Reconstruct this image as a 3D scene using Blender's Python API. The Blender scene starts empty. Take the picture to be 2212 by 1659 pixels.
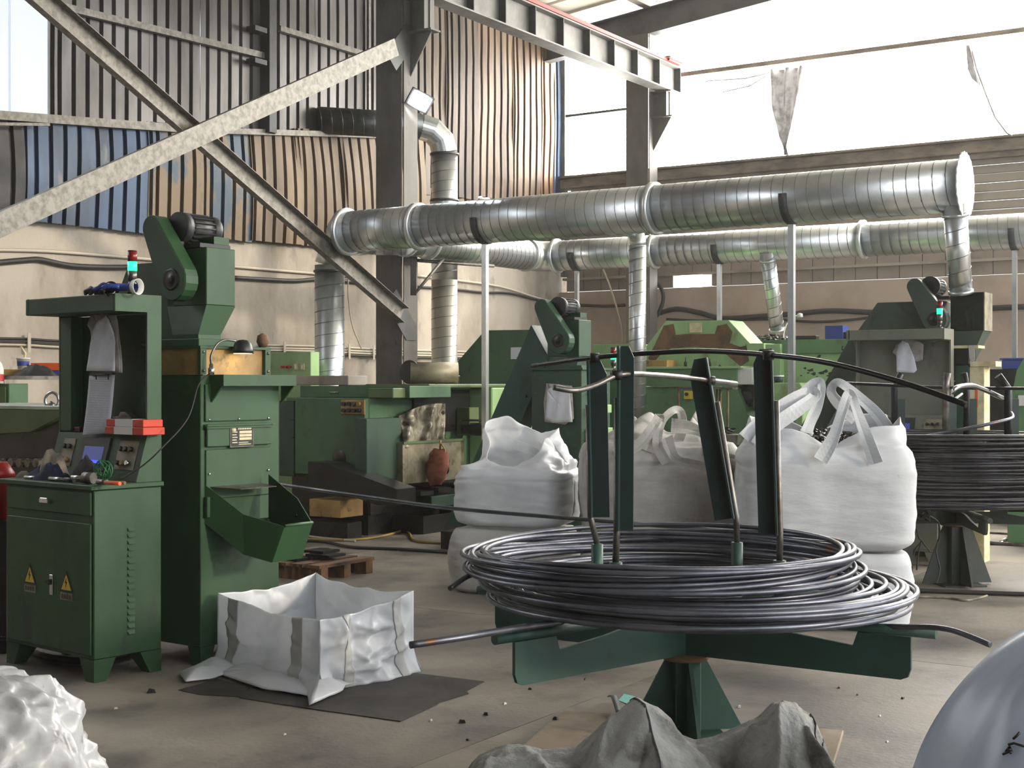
import bpy, bmesh, math, random
from mathutils import Vector, Matrix, noise

R = random.Random(11)
scene = bpy.context.scene
COL = scene.collection
pi = math.pi

# ------------------------------------------------------------------ camera
FPX, CX, CY, HC = 3030.0, 1106.0, 830.0, 1.5      # focal length in px of a 2212 px wide frame
cam_d = bpy.data.cameras.new('camera')
cam_d.sensor_width = 36.0
cam_d.lens = FPX / 2212.0 * 36.0
cam_d.clip_end = 200
cam = bpy.data.objects.new('camera', cam_d)
cam.location = (0, 0, HC)
cam.rotation_euler = (pi / 2, 0, 0)
COL.objects.link(cam)
scene.camera = cam

# ------------------------------------------------------------------ world, exposure
world = bpy.data.worlds.new('world')
scene.world = world
world.use_nodes = True
bg = world.node_tree.nodes['Background']
bg.inputs['Color'].default_value = (0.93, 0.96, 1.0, 1)
bg.inputs['Strength'].default_value = 2.0
scene.view_settings.view_transform = 'Standard'
scene.view_settings.look = 'None'
scene.view_settings.gamma = 1.0
scene.view_settings.use_curve_mapping = False
scene.view_settings.exposure = 0.75
WINDOW_GLOW = 16.0                                   # daylight behind the translucent sheeting
# low warm sun reaching in through the hall's open right-hand end
sun_d = bpy.data.lights.new('sun', 'SUN')
sun_d.energy = 1.15; sun_d.angle = math.radians(5); sun_d.color = (1.0, .86, .66)
sun = bpy.data.objects.new('sun', sun_d); COL.objects.link(sun)
sun.location = (20, 5, 12)
sun.rotation_euler = Vector((-.8409 * .94 - .5412 * .14, .5412 * .94 - .8409 * .14, -.25)).to_track_quat('-Z', 'Y').to_euler()
try:
    scene.cycles.use_denoising = True
    scene.cycles.max_bounces = 5
    scene.cycles.diffuse_bounces = 3
    scene.cycles.glossy_bounces = 3
    scene.cycles.volume_bounces = 0
    scene.cycles.use_light_tree = False
    scene.cycles.use_adaptive_sampling = True
    scene.cycles.adaptive_threshold = 0.05
    scene.cycles.adaptive_min_samples = 12
    scene.cycles.sample_clamp_indirect = 6.0
except Exception:
    pass

# ------------------------------------------------------------------ geometry of the place
CAM = Vector((0, 0, HC))
def ray(px, py):
    return Vector(((px - CX) / FPX, 1.0, -(py - CY) / FPX))
def P(px, py, Y):
    return CAM + ray(px, py) * Y
C0 = Vector((0.868, 23.74, 0.0))                    # the hall's far corner
U = Vector((0.5412, 0.8409, 0.0))                   # along the left wall, away from the camera
W = Vector((0.8409, -0.5412, 0.0))                  # along the far right wall, to the right
ROT = math.atan2(W.y, W.x)
def B(a, b, z):
    return C0 - U * a + W * b + Vector((0, 0, z))
def onleft(px, py, b=0.0):
    r = ray(px, py)
    k = (b - (CAM - C0).dot(W)) / r.dot(W)
    p = CAM + r * k
    return -(p - C0).dot(U), p.z
def onright(px, py, a=0.0):
    r = ray(px, py)
    k = (-a - (CAM - C0).dot(U)) / r.dot(U)
    p = CAM + r * k
    return (p - C0).dot(W), p.z

class Fr:
    """local frame of a thing: origin on the floor, x to the right, y away"""
    def __init__(s, X, Y, deg):
        t = math.radians(deg)
        s.o = Vector((X, Y, 0)); s.t = t
        s.x = Vector((math.cos(t), math.sin(t), 0)); s.y = Vector((-math.sin(t), math.cos(t), 0))
    def loc(s, p):
        d = p - s.o
        return Vector((d.dot(s.x), d.dot(s.y), p.z))
    def fx(s, px, py, y=0.0):
        r = ray(px, py); k = (y - (CAM - s.o).dot(s.y)) / r.dot(s.y)
        return s.loc(CAM + r * k)
    def sx(s, px, py, x=0.0):
        r = ray(px, py); k = (x - (CAM - s.o).dot(s.x)) / r.dot(s.x)
        return s.loc(CAM + r * k)
    def fz(s, px, py, z=0.0):
        r = ray(px, py); k = (z - HC) / r.z
        return s.loc(CAM + r * k)

# ------------------------------------------------------------------ mesh helpers
def worldm(o):
    m = o.matrix_basis.copy()
    while o.parent:
        o = o.parent; m = o.matrix_basis @ m
    return m

class MB:
    def __init__(s):
        s.v = []; s.f = []; s.s = []
    def add(s, vs, fs, smooth=False):
        n = len(s.v); s.v += [Vector(v) for v in vs]
        s.f += [tuple(i + n for i in f) for f in fs]; s.s += [smooth] * len(fs)
        return s
    def box(s, x0, x1, y0, y1, z0, z1, M=None):
        vs = [Vector((x, y, z)) for z in (z0, z1) for y in (y0, y1) for x in (x0, x1)]
        if M is not None: vs = [M @ v for v in vs]
        return s.add(vs, [(0, 2, 3, 1), (4, 5, 7, 6), (0, 1, 5, 4), (2, 6, 7, 3), (0, 4, 6, 2), (1, 3, 7, 5)])
    def prism(s, poly, axis, t0, t1, M=None):
        n = len(poly)
        def mk(p, t):
            if axis == 'x': return Vector((t, p[0], p[1]))
            if axis == 'y': return Vector((p[0], t, p[1]))
            return Vector((p[0], p[1], t))
        vs = [mk(p, t0) for p in poly] + [mk(p, t1) for p in poly]
        if M is not None: vs = [M @ v for v in vs]
        fs = [tuple(range(n)), tuple(range(2 * n - 1, n - 1, -1))]
        fs += [(i, (i + 1) % n, n + (i + 1) % n, n + i) for i in range(n)]
        return s.add(vs, fs)
    def hull8(s, bottom, top):
        """frustum from two matching loops"""
        n = len(bottom)
        fs = [tuple(range(n)), tuple(range(2 * n - 1, n - 1, -1))]
        fs += [(i, (i + 1) % n, n + (i + 1) % n, n + i) for i in range(n)]
        return s.add(list(bottom) + list(top), fs)
    def tube(s, path, r, n=10, caps=True, closed=False):
        path = [Vector(p) for p in path]; m = len(path)
        rr = r if isinstance(r, (list, tuple)) else [r] * m
        vs = []; up = None
        for i in range(m):
            if closed: t = path[(i + 1) % m] - path[i - 1]
            else: t = path[min(i + 1, m - 1)] - path[max(i - 1, 0)]
            t.normalize()
            if up is None:
                up = Vector((0, 0, 1)) if abs(t.z) < .9 else Vector((1, 0, 0))
            up = up - t * up.dot(t)
            if up.length < 1e-6: up = t.orthogonal()
            up.normalize(); sd = t.cross(up)
            for k in range(n):
                a = 2 * pi * k / n
                vs.append(path[i] + (up * math.cos(a) + sd * math.sin(a)) * rr[i])
        q = []
        for i in range(m if closed else m - 1):
            j = (i + 1) % m
            for k in range(n):
                l = (k + 1) % n
                q.append((i * n + k, i * n + l, j * n + l, j * n + k))
        s.add(vs, q, True)
        if caps and not closed:
            b = len(s.v) - len(vs)
            s.f += [tuple(b + k for k in range(n)), tuple(b + (m - 1) * n + k for k in range(n - 1, -1, -1))]
            s.s += [False, False]
        return s
    def cyl(s, p0, p1, r, r1=None, n=20):
        return s.tube([p0, p1], [r, r if r1 is None else r1], n)
    def lathe(s, prof, c=(0, 0, 0), axis='z', n=20):
        c = Vector(c); vs = []
        for (r, h) in prof:
            for k in range(n):
                a = 2 * pi * k / n
                if axis == 'z': v = Vector((r * math.cos(a), r * math.sin(a), h))
                elif axis == 'y': v = Vector((r * math.cos(a), h, r * math.sin(a)))
                else: v = Vector((h, r * math.cos(a), r * math.sin(a)))
                vs.append(c + v)
        q = [(i * n + k, i * n + (k + 1) % n, (i + 1) * n + (k + 1) % n, (i + 1) * n + k)
             for i in range(len(prof) - 1) for k in range(n)]
        return s.add(vs, q, True)
    def grid(s, fn, nu, nv, smooth=True, wrap=False):
        vs = [fn(i / nu, j / nv) for j in range(nv + 1) for i in range(nu + 1)]
        q = [(j * (nu + 1) + i, j * (nu + 1) + i + 1, (j + 1) * (nu + 1) + i + 1, (j + 1) * (nu + 1) + i)
             for j in range(nv) for i in range(nu)]
        return s.add(vs, q, smooth)
    def ribbon(s, path, wdir, w):
        path = [Vector(p) for p in path]
        vs = []
        for i, p in enumerate(path):
            d = wdir[i] if isinstance(wdir, list) else wdir
            d = Vector(d); vs += [p - d * w / 2, p + d * w / 2]
        return s.add(vs, [(2 * i, 2 * i + 1, 2 * i + 3, 2 * i + 2) for i in range(len(path) - 1)], True)
    def build(s, name, mat, parent=None, bevel=0, solid=0, world=False, subsurf=0, merge=False, seg=1):
        vs = s.v
        loc = None
        if parent is not None and world:
            mi = worldm(parent).inverted(); vs = [mi @ v for v in vs]
        if parent is None:
            xs = [v.x for v in vs]; ys = [v.y for v in vs]; zs = [v.z for v in vs]
            loc = Vector(((min(xs) + max(xs)) / 2, (min(ys) + max(ys)) / 2, min(zs)))
            vs = [v - loc for v in vs]
        me = bpy.data.meshes.new(name)
        me.from_pydata([tuple(v) for v in vs], [], s.f)
        me.polygons.foreach_set('use_smooth', s.s)
        bm = bmesh.new(); bm.from_mesh(me)
        if merge: bmesh.ops.remove_doubles(bm, verts=bm.verts, dist=1e-4)
        bmesh.ops.recalc_face_normals(bm, faces=bm.faces)
        bm.to_mesh(me); bm.free()
        if isinstance(mat, (list, tuple)):
            for m in mat: me.materials.append(m)
        else: me.materials.append(mat)
        o = bpy.data.objects.new(name, me); COL.objects.link(o)
        if loc is not None: o.location = loc
        if parent is not None: o.parent = parent
        if solid:
            md = o.modifiers.new('thickness', 'SOLIDIFY'); md.thickness = solid; md.offset = 0
        if subsurf:
            md = o.modifiers.new('smooth', 'SUBSURF'); md.levels = subsurf; md.render_levels = subsurf
        if bevel:
            md = o.modifiers.new('edges', 'BEVEL'); md.width = bevel; md.segments = seg; md.limit_method = 'ANGLE'
            md.angle_limit = math.radians(40)
        return o

def tag(o, label=None, cat=None, group=None, kind=None):
    if label: o['label'] = label
    if cat: o['category'] = cat
    if group: o['group'] = group
    if kind: o['kind'] = kind
    return o
def thing(name, label, cat, fr=None, loc=(0, 0, 0), rz=0.0, group=None):
    o = bpy.data.objects.new(name, None); COL.objects.link(o)
    o.empty_display_size = .1
    if fr is not None: o.location = fr.o; o.rotation_euler = (0, 0, fr.t)
    else: o.location = loc; o.rotation_euler = (0, 0, rz)
    o.matrix_basis = Matrix.Translation(o.location) @ Matrix.Rotation(o.rotation_euler[2], 4, 'Z')
    return tag(o, label, cat, group)
def struct(o):
    o['kind'] = 'structure'; return o
def share(o, name, parent, loc=(0, 0, 0), rot=(0, 0, 0), scale=(1, 1, 1)):
    """another object on the same mesh"""
    c = bpy.data.objects.new(name, o.data); COL.objects.link(c)
    c.parent = parent; c.location = loc; c.rotation_euler = rot; c.scale = scale
    for md in o.modifiers:
        n = c.modifiers.new(md.name, md.type)
        for k in ('width', 'segments', 'limit_method', 'angle_limit', 'thickness', 'offset'):
            if hasattr(md, k): setattr(n, k, getattr(md, k))
    return c
def nz(x, y=0.0, z=0.0):
    return noise.noise(Vector((x, y, z)))

# ------------------------------------------------------------------ materials
def srgb(r, g, b):
    def c(u):
        u /= 255.0
        return u / 12.92 if u <= .04045 else ((u + .055) / 1.055) ** 2.4
    return (c(r), c(g), c(b), 1.0)
def mat(name, col, rough=.6, metal=0.0, col2=None, scale=3.0, lo=.42, hi=.62, stretch=(1, 1, 1), col3=None, scale3=12.0,
        lo3=.58, hi3=.7, bump=0.0, bscale=60.0, bstretch=(1, 1, 1), emit=None, estr=0.0, trans=0.0, rough2=None, alpha=1.0, detail=5.0, spec=.5, sheen=0.0):
    m = bpy.data.materials.new(name); m.use_nodes = True
    nt = m.node_tree; N = nt.nodes; L = nt.links
    bs = N['Principled BSDF']
    bs.inputs['Base Color'].default_value = col
    bs.inputs['Roughness'].default_value = rough
    bs.inputs['Metallic'].default_value = metal
    bs.inputs['Specular IOR Level'].default_value = spec
    tc = N.new('ShaderNodeTexCoord')
    def nzn(sc, st, det=detail):
        mp = N.new('ShaderNodeMapping'); mp.inputs['Scale'].default_value = st
        L.new(tc.outputs['Object'], mp.inputs['Vector'])
        n = N.new('ShaderNodeTexNoise'); n.inputs['Scale'].default_value = sc
        n.inputs['Detail'].default_value = det; n.inputs['Roughness'].default_value = .62
        L.new(mp.outputs['Vector'], n.inputs['Vector']); return n
    def step(n, a, b):
        r = N.new('ShaderNodeMapRange'); r.inputs['From Min'].default_value = a; r.inputs['From Max'].default_value = b
        L.new(n.outputs['Fac'], r.inputs['Value']); return r
    out = None
    if col2 is not None:
        r = step(nzn(scale, stretch), lo, hi)
        mx = N.new('ShaderNodeMix'); mx.data_type = 'RGBA'
        L.new(r.outputs['Result'], mx.inputs[0]); mx.inputs[6].default_value = col; mx.inputs[7].default_value = col2
        out = mx.outputs[2]
        if rough2 is not None:
            mr = N.new('ShaderNodeMapRange'); mr.inputs['To Min'].default_value = rough; mr.inputs['To Max'].default_value = rough2
            L.new(r.outputs['Result'], mr.inputs['Value']); L.new(mr.outputs['Result'], bs.inputs['Roughness'])
    if col3 is not None:
        r = step(nzn(scale3, stretch), lo3, hi3)
        mx = N.new('ShaderNodeMix'); mx.data_type = 'RGBA'
        L.new(r.outputs['Result'], mx.inputs[0]); mx.inputs[7].default_value = col3
        if out: L.new(out, mx.inputs[6])
        else: mx.inputs[6].default_value = col
        out = mx.outputs[2]
    if out: L.new(out, bs.inputs['Base Color'])
    if bump:
        n = nzn(bscale, bstretch, 3.0)
        bp = N.new('ShaderNodeBump'); bp.inputs['Strength'].default_value = bump; bp.inputs['Distance'].default_value = .01
        L.new(n.outputs['Fac'], bp.inputs['Height']); L.new(bp.outputs['Normal'], bs.inputs['Normal'])
    if emit is not None:
        bs.inputs['Emission Color'].default_value = emit; bs.inputs['Emission Strength'].default_value = estr
    if alpha < 1: bs.inputs['Alpha'].default_value = alpha
    if trans:
        tr = N.new('ShaderNodeBsdfTranslucent'); 
        if out: L.new(out, tr.inputs['Color'])
        else: tr.inputs['Color'].default_value = col
        ms = N.new('ShaderNodeMixShader'); ms.inputs['Fac'].default_value = trans
        L.new(bs.outputs['BSDF'], ms.inputs[1]); L.new(tr.outputs['BSDF'], ms.inputs[2])
        L.new(ms.outputs['Shader'], N['Material Output'].inputs['Surface'])
    return m

M = {}
M['concrete'] = mat('floor concrete', srgb(146, 137, 124), .72, col2=srgb(92, 88, 84), scale=.6, lo=.38, hi=.62, col3=srgb(60, 57, 54), scale3=1.3, lo3=.5, hi3=.72, bump=.25, bscale=35, rough2=.5, detail=8)
M['joint'] = mat('joint filler', srgb(48, 45, 42), .9)
M['plaster'] = mat('wall plaster', srgb(172, 164, 152), .9, col2=srgb(120, 110, 98), scale=.9, lo=.4, hi=.66, stretch=(1, 1, .5), col3=srgb(84, 78, 72), scale3=2.6, lo3=.58, hi3=.78, bump=.3, bscale=18, detail=8)
M['brownwall'] = mat('brown wall plaster', srgb(166, 150, 138), .9, col2=srgb(142, 128, 117), scale=.7, bump=.2, bscale=14)
M['greysheet'] = mat('soot grey sheet', srgb(112, 110, 108), .5, .35, col2=srgb(58, 57, 57), scale=1.6, lo=.38, hi=.68, stretch=(1, 1, .3), bump=.1, bscale=5)
M['bluesheet'] = mat('blue sheet', srgb(46, 70, 98), .5, .2, col2=srgb(28, 40, 56), scale=1.8, lo=.4, hi=.7, stretch=(1, 1, .4), col3=srgb(96, 96, 90), scale3=4, lo3=.62, hi3=.75)
M['mixsheet'] = mat('blue and tan sheet', srgb(60, 78, 94), .55, .15, col2=srgb(108, 92, 70), scale=2.2, lo=.46, hi=.54, stretch=(1, 1, .6), col3=srgb(70, 66, 60), scale3=6, lo3=.6, hi3=.75)
M['tansheet'] = mat('tan sheet', srgb(120, 102, 79), .6, .1, col2=srgb(84, 70, 55), scale=1.7, lo=.4, hi=.66, stretch=(1, 1, .3), col3=srgb(110, 100, 96), scale3=5, lo3=.6, hi3=.76)
M['rustsheet'] = mat('cream and rust sheet', srgb(112, 94, 74), .55, .15, col2=srgb(72, 52, 37), scale=2.2, lo=.42, hi=.6, stretch=(1, 1, .22), col3=srgb(80, 76, 84), scale3=2.6, lo3=.58, hi3=.72)
M['rustsheet2'] = mat('brown grey sheet', srgb(92, 80, 68), .55, .15, col2=srgb(62, 50, 42), scale=2.0, lo=.42, hi=.6, stretch=(1, 1, .2), col3=srgb(112, 98, 78), scale3=3, lo3=.56, hi3=.7)
M['rustsheet3'] = mat('orange rust sheet', srgb(118, 92, 62), .55, .15, col2=srgb(84, 52, 30), scale=2.4, lo=.42, hi=.6, stretch=(1, 1, .2), col3=srgb(110, 108, 104), scale3=3, lo3=.56, hi3=.7)
M['darksheet'] = mat('dark sheet', srgb(62, 62, 64), .6, .2, col2=srgb(40, 40, 42), scale=2)
M['steel_dark'] = mat('dark painted steel', srgb(74, 75, 76), .6, .2, col2=srgb(54, 54, 55), scale=2, bump=.05, bscale=20)
M['steel_col'] = mat('grey column paint', srgb(98, 96, 92), .65, .1, col2=srgb(76, 73, 69), scale=1.4, stretch=(1, 1, .4), col3=srgb(60, 52, 44), scale3=9, lo3=.64, hi3=.74)
M['steel_beam'] = mat('grey beam paint', srgb(116, 115, 111), .6, .15, col2=srgb(92, 90, 86), scale=2.4, col3=srgb(110, 84, 60), scale3=6, lo3=.66, hi3=.76)
M['galv_brace'] = mat('galvanised channel', srgb(124, 121, 114), .55, .35, col2=srgb(92, 89, 82), scale=16, lo=.4, hi=.64, bump=.1, bscale=40)
M['galv'] = mat('spiral duct steel', srgb(214, 218, 220), .3, .92, col2=srgb(184, 190, 192), scale=3, lo=.4, hi=.65, rough2=.4)
M['galv_dark'] = mat('dull duct steel', srgb(88, 92, 94), .42, .8, col2=srgb(66, 70, 72), scale=4)
M['galv_rust'] = mat('stained duct steel', srgb(182, 182, 172), .36, .75, col2=srgb(150, 120, 70), scale=2.4, lo=.55, hi=.72, stretch=(1, 1, .2), rough2=.6)
M['seam'] = mat('duct seam', srgb(112, 116, 118), .45, .8)
M['flange'] = mat('bright flange', srgb(206, 210, 212), .35, .7)
M['cap'] = mat('duct end cap', srgb(226, 228, 230), .5, .25, col2=srgb(190, 194, 196), scale=6)
M['red_rail'] = mat('red conductor rail', srgb(160, 30, 20), .5)
M['roof'] = mat('roof sheet', srgb(206, 202, 188), .7, col2=srgb(182, 176, 160), scale=1.2)
M['purlin'] = mat('roof purlin', srgb(120, 118, 112), .6, .3)
M['sill'] = mat('sill steel', srgb(128, 116, 104), .7, .1, col2=srgb(96, 86, 76), scale=2.6, stretch=(1, 1, 3))
M['siding'] = mat('siding', srgb(150, 142, 132), .7, .05, col2=srgb(120, 112, 102), scale=1.2)
M['panelstrip'] = mat('wall panel', srgb(140, 128, 119), .75, .05, col2=srgb(122, 110, 102), scale=1.3)
def glow(name, col, s):
    m = mat(name, (.42, .45, .5, 1), .6, emit=col, estr=s); return m
M['pane'] = glow('daylit sheeting', (1.0, .955, .88, 1), WINDOW_GLOW)
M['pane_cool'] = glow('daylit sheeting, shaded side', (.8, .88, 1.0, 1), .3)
M['curtain'] = mat('clear plastic curtain', srgb(172, 170, 172), .3, col2=srgb(120, 116, 116), scale=6, trans=.035)
M['cable'] = mat('black cable', srgb(38, 37, 37), .6)
M['conduit'] = mat('pale conduit', srgb(176, 168, 152), .6)
# ================================================================== SETTING
# floor: base plus slabs with open joints
def bcoord(p):
    d = p - C0
    return -d.dot(U), d.dot(W)
fl = MB().box(-26, 34, -8, 40, -.3, -.004).build('floor', M['joint'])
tag(fl, 'grey concrete factory floor', kind='structure')
ja = bcoord(P(2040, 1435, 4545 / 605.0))[0]; jb = bcoord(P(1270, 1513, 4545 / 683.0))[1]
slab_proto = None
for i in range(-3, 5):
    for j in range(-3, 5):
        a0 = ja + i * 4.6; b0 = jb + j * 4.6
        c = B(a0 + 2.3, b0 + 2.3, 0)
        if a0 < -4 or b0 < -4: pass
        if slab_proto is None:
            slab_proto = MB().box(-2.297, 2.297, -2.297, 2.297, -.004, 0).build('slab', M['concrete'], fl)
            o = slab_proto
        else:
            o = share(slab_proto, 'slab', fl)
        o.location = c - fl.location; o.rotation_euler = (0, 0, ROT + (pi / 2) * ((i * 3 + j * 5) % 4))

ZROOF0, KROOF = 7.45, .105     # underside of the roof at the left wall, slope along the right wall
def roofz(b): return ZROOF0 + KROOF * b

# ---- left wall: plastered masonry with hung corrugated sheets
def bbox_prism(name, mt, a0, a1, b0, b1, z0, z1, parent=None, bevel=0):
    mb = MB(); vs = [B(a, b, z) for z in (z0, z1) for b in (b0, b1) for a in (a0, a1)]
    mb.add(vs, [(0, 2, 3, 1), (4, 5, 7, 6), (0, 1, 5, 4), (2, 6, 7, 3), (0, 4, 6, 2), (1, 3, 7, 5)])
    return mb.build(name, mt, parent, bevel=bevel, world=True)
wl = bbox_prism('wall_left', M['plaster'], -.3, 21.4, -.35, -.09, 0, 4.15); struct(wl)
wl['label'] = 'stained plaster wall hung with corrugated sheets behind the braced column'

RIB = .187
def sheet(a0, a1, zb, zt, mt, b=0.0, parent=wl, skew=0.0, bulge=0.0, rows=6, seed=0.0, depth=.058, name='corrugated_sheet', groove=.064, phase=0.0):
    """profiled sheet between a0 and a1; zb, zt give bottom and top heights at a"""
    xs = []
    a = a0
    while a < a1 - 1e-4:
        e = min(a + RIB, a1)
        g0 = e - groove
        if g0 > a + .02:
            xs += [(a, 0), (g0 - .006, 0), (g0, -depth), (e - .014, -depth), (e - .008, 0)]
        a = e
    xs.append((a1, 0))
    vs = []
    for r in range(rows + 1):
        t = r / rows
        for (x, d) in xs:
            z0 = zb(x); z1 = zt(x)
            z = z0 + (z1 - z0) * t
            aa = x + skew * (1 - t) * (z1 - z0)
            bb = b + d + bulge * math.sin(pi * t) + bulge * 1.1 * nz(x * 1.7 + seed, z * 1.3, seed)
            vs.append(B(aa, bb, z))
    n = len(xs)
    q = [(r * n + k, r * n + k + 1, (r + 1) * n + k + 1, (r + 1) * n + k) for r in range(rows) for k in range(n - 1)]
    mb = MB(); mb.add(vs, q, False)
    return mb.build(name, mt, parent, world=True, solid=.003)
def lin(p, q):
    (a0, z0), (a1, z1) = p, q
    return lambda a: z0 + (z1 - z0) * (a - a0) / (a1 - a0)
def const(z): return lambda a: z
def wseg(pts):
    """height on the left wall as a function of a, through pixel points"""
    q = sorted(onleft(x, y) for (x, y) in pts)
    def f(a):
        if a <= q[0][0]: i = 0
        elif a >= q[-1][0]: i = len(q) - 2
        else: i = max(k for k in range(len(q) - 1) if q[k][0] <= a)
        (a0, z0), (a1, z1) = q[i], q[i + 1]
        return z0 + (z1 - z0) * (a - a0) / (a1 - a0)
    return f
girt = wseg([(0, 253), (378, 280), (815, 294), (900, 300)])
A = lambda px: onleft(px, 400)[0]
ztop = const(roofz(0) + .02)
# upper soot-grey sheets, left of the column
edges = [A(106), A(212), A(322), A(432), A(560), A(680), A(800), A(900)]
for i in range(len(edges) - 1):
    sheet(edges[i + 1], edges[i], girt, ztop, M['greysheet'], seed=i * 3.1, bulge=.006, rows=5)
# translucent sheet far left
wn = MB()
for k in range(3):
    a0 = A(106) + .02 + k * .5
    wn2 = MB()
    vs = [B(a, 0 + d, z) for z in (girt(a0), roofz(0)) for (a, d) in ((a0, 0), (a0 + .46, 0), (a0 + .465, -.03), (a0 + .49, -.03), (a0 + .495, 0))]
    wn2.add(vs, [(j, j + 1, j + 6, j + 5) for j in range(4)])
    if k == 0:
        w3 = wn2.build('window_3', M['pane_cool'], None); struct(w3); w3['label'] = 'bluish translucent wall sheet at the far left'
    else: wn2.build('sheet_panel', M['pane_cool'], w3, world=True)
# lower hung sheets: blue, mixed, tan
low = [(-75, 44, 'darksheet', (470, 470), .00), (40, 188, 'bluesheet', (476, 492), .02), (186, 312, 'bluesheet', (490, 506), .0), (310, 428, 'mixsheet', (504, 517), -.01),
       (426, 536, 'mixsheet', (508, 524), -.03), (533, 642, 'tansheet', (519, 529), -.03), (630, 742, 'tansheet', (528, 538), -.07), (728, 838, 'tansheet', (534, 540), -.09), (824, 910, 'tansheet', (538, 545), -.06)]
for i, (x0, x1, mt, (y0, y1), sk) in enumerate(low):
    p0 = onleft(x0, y0); p1 = onleft(x1, y1)
    sheet(p1[0], p0[0], lin(p0, p1), lambda a: girt(a) + .06 - .02 * (i % 3), M[mt], b=.035 + .012 * (i % 2), skew=sk, bulge=.03, rows=8, seed=i * 7.7, depth=.05)
# right of the column: cream and rust sheets up to the corner
er = [A(898), A(960), A(1030), A(1105), A(1165), A(1196), A(1222)]
for i in range(len(er) - 1):
    mt = M[('rustsheet2', 'rustsheet2', 'rustsheet', 'rustsheet', 'rustsheet3', 'bluesheet')[i]]
    zb = onleft((960, 1000, 1060, 1120, 1180, 1215)[i], 428)[1]
    sheet(er[i + 1] - .01, er[i], const(zb), ztop, mt, b=.01 * (i % 2), bulge=.02, rows=9, seed=50 + i * 5.3)
# a lower row of tilted sheets under them
lr = [(880, 965, 545, .2), (960, 1050, 552, .06), (1045, 1135, 556, .12), (1130, 1205, 560, .18), (1190, 1222, 560, .1)]
for i, (x0, x1, yb, sk) in enumerate(lr):
    p0 = onleft(x0, yb); p1 = onleft(x1, yb + 3)
    sheet(p1[0], p0[0], lin(p0, p1), const(onleft(1000, 420)[1]), M['rustsheet' if i % 2 else 'tansheet'], b=-.03, skew=sk, bulge=.02, rows=5, seed=90 + i)
# girts and wall posts on the left wall
def bar_lr(name, pts, b, w, h, mt, parent=wl):
    """bar along the left wall through pixel points"""
    mb = MB(); q = [onleft(x, y, b) for (x, y) in pts]
    for (a0, z0), (a1, z1) in zip(q[:-1], q[1:]):
        vs = []
        for (a, z) in ((a0, z0), (a1, z1)):
            vs += [B(a, b, z - h / 2), B(a, b + w, z - h / 2), B(a, b + w, z + h / 2), B(a, b, z + h / 2)]
        mb.add(vs, [(0, 1, 2, 3), (7, 6, 5, 4), (0, 4, 5, 1), (1, 5, 6, 2), (2, 6, 7, 3), (3, 7, 4, 0)])
    return mb.build(name, mt, parent, world=True)
bar_lr('girt', [(132, 17), (572, 124)], .05, .07, .075, M['galv_brace'])
bar_lr('girt', [(598, 63), (812, 128)], .05, .07, .07, M['galv_brace'])
bar_lr('girt', [(-60, 247), (378, 279)], .06, .08, .09, M['galv_brace'])
bar_lr('girt', [(430, 283), (815, 294)], .06, .07, .07, M['galv_brace'])
bar_lr('girt', [(-60, 268), (104, 270)], .16, .03, .03, M['galv_brace'])
a5, z5 = onleft(585, 290, .1)
bbox_prism('wall_post', M['steel_dark'], a5 + .0, a5 + .13, .045, .2, z5, roofz(0), wl)
bbox_prism('wall_post', M['galv_brace'], a5 - .035, a5 - .002, .05, .16, z5, roofz(0), wl)
for (x, y) in ((560, 62), (560, 132)):
    aa, zz = onleft(x, y, .2)
    bbox_prism('bracket', M['steel_dark'], aa - .14, aa + .07, .05, .2, zz - .03, zz + .03, wl)
aa = onleft(800, 150, .1)[0]
bbox_prism('wall_post', M['galv_brace'], aa - .02, aa + .02, .05, .09, onleft(800, 292, .1)[1], roofz(0), wl)
# corner post
bbox_prism('corner_post', M['steel_beam'], .02, .12, .02, .1, 3.3, roofz(0), wl)

# ---- right wall
wr = bbox_prism('wall_right', M['brownwall'], -.4, -.02, -.3, 17.5, 0, 3.05); struct(wr)
wr['label'] = 'brown plastered far wall with panel strips below the daylit window band'
BP = .335
n = int(17.3 / BP)
pp = None
broken = (onright(1455, 590)[0], onright(1497, 590)[0])
for k in range(n):
    b0 = .05 + k * BP
    if b0 + BP > broken[0] and b0 < broken[1]:
        rows = ((3.27, 3.84),)
    else: rows = ((3.06, 3.25), (3.27, 3.84))
    for (z0, z1) in rows:
        bbox_prism('wall_panel', M['panelstrip'], -.12, -.03 + .006 * ((k * 7) % 3), b0, b0 + BP - .012, z0, z1, wr)
bbox_prism('rail', M['siding'], -.1, .03, 0, 17.4, 3.245, 3.285, wr)
for k in range(7):
    z0 = 3.86 + k * .128
    bbox_prism('siding_board', M['siding'], -.1, -.02 - .02 * (k % 2), 0, 17.4, z0, z0 + .118, wr, bevel=.008)
bbox_prism('sill_beam', M['sill'], -.15, .14, 0, 17.4, 4.78, 4.95, wr, bevel=.01)
bbox_prism('sill_lip', M['sill'], -.1, .2, 0, 17.4, 4.955, 4.985, wr)
bbox_prism('sill_flashing', M['sill'], -.05, .09, 0.2, 17.4, 4.70, 4.775, wr)
wb = bbox_prism('window_4', M['pane'], -.3, -.28, broken[0] - .02, broken[1] + .04, 3.02, 3.27); struct(wb)
wb['label'] = 'small broken daylit opening in the far wall'
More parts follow.
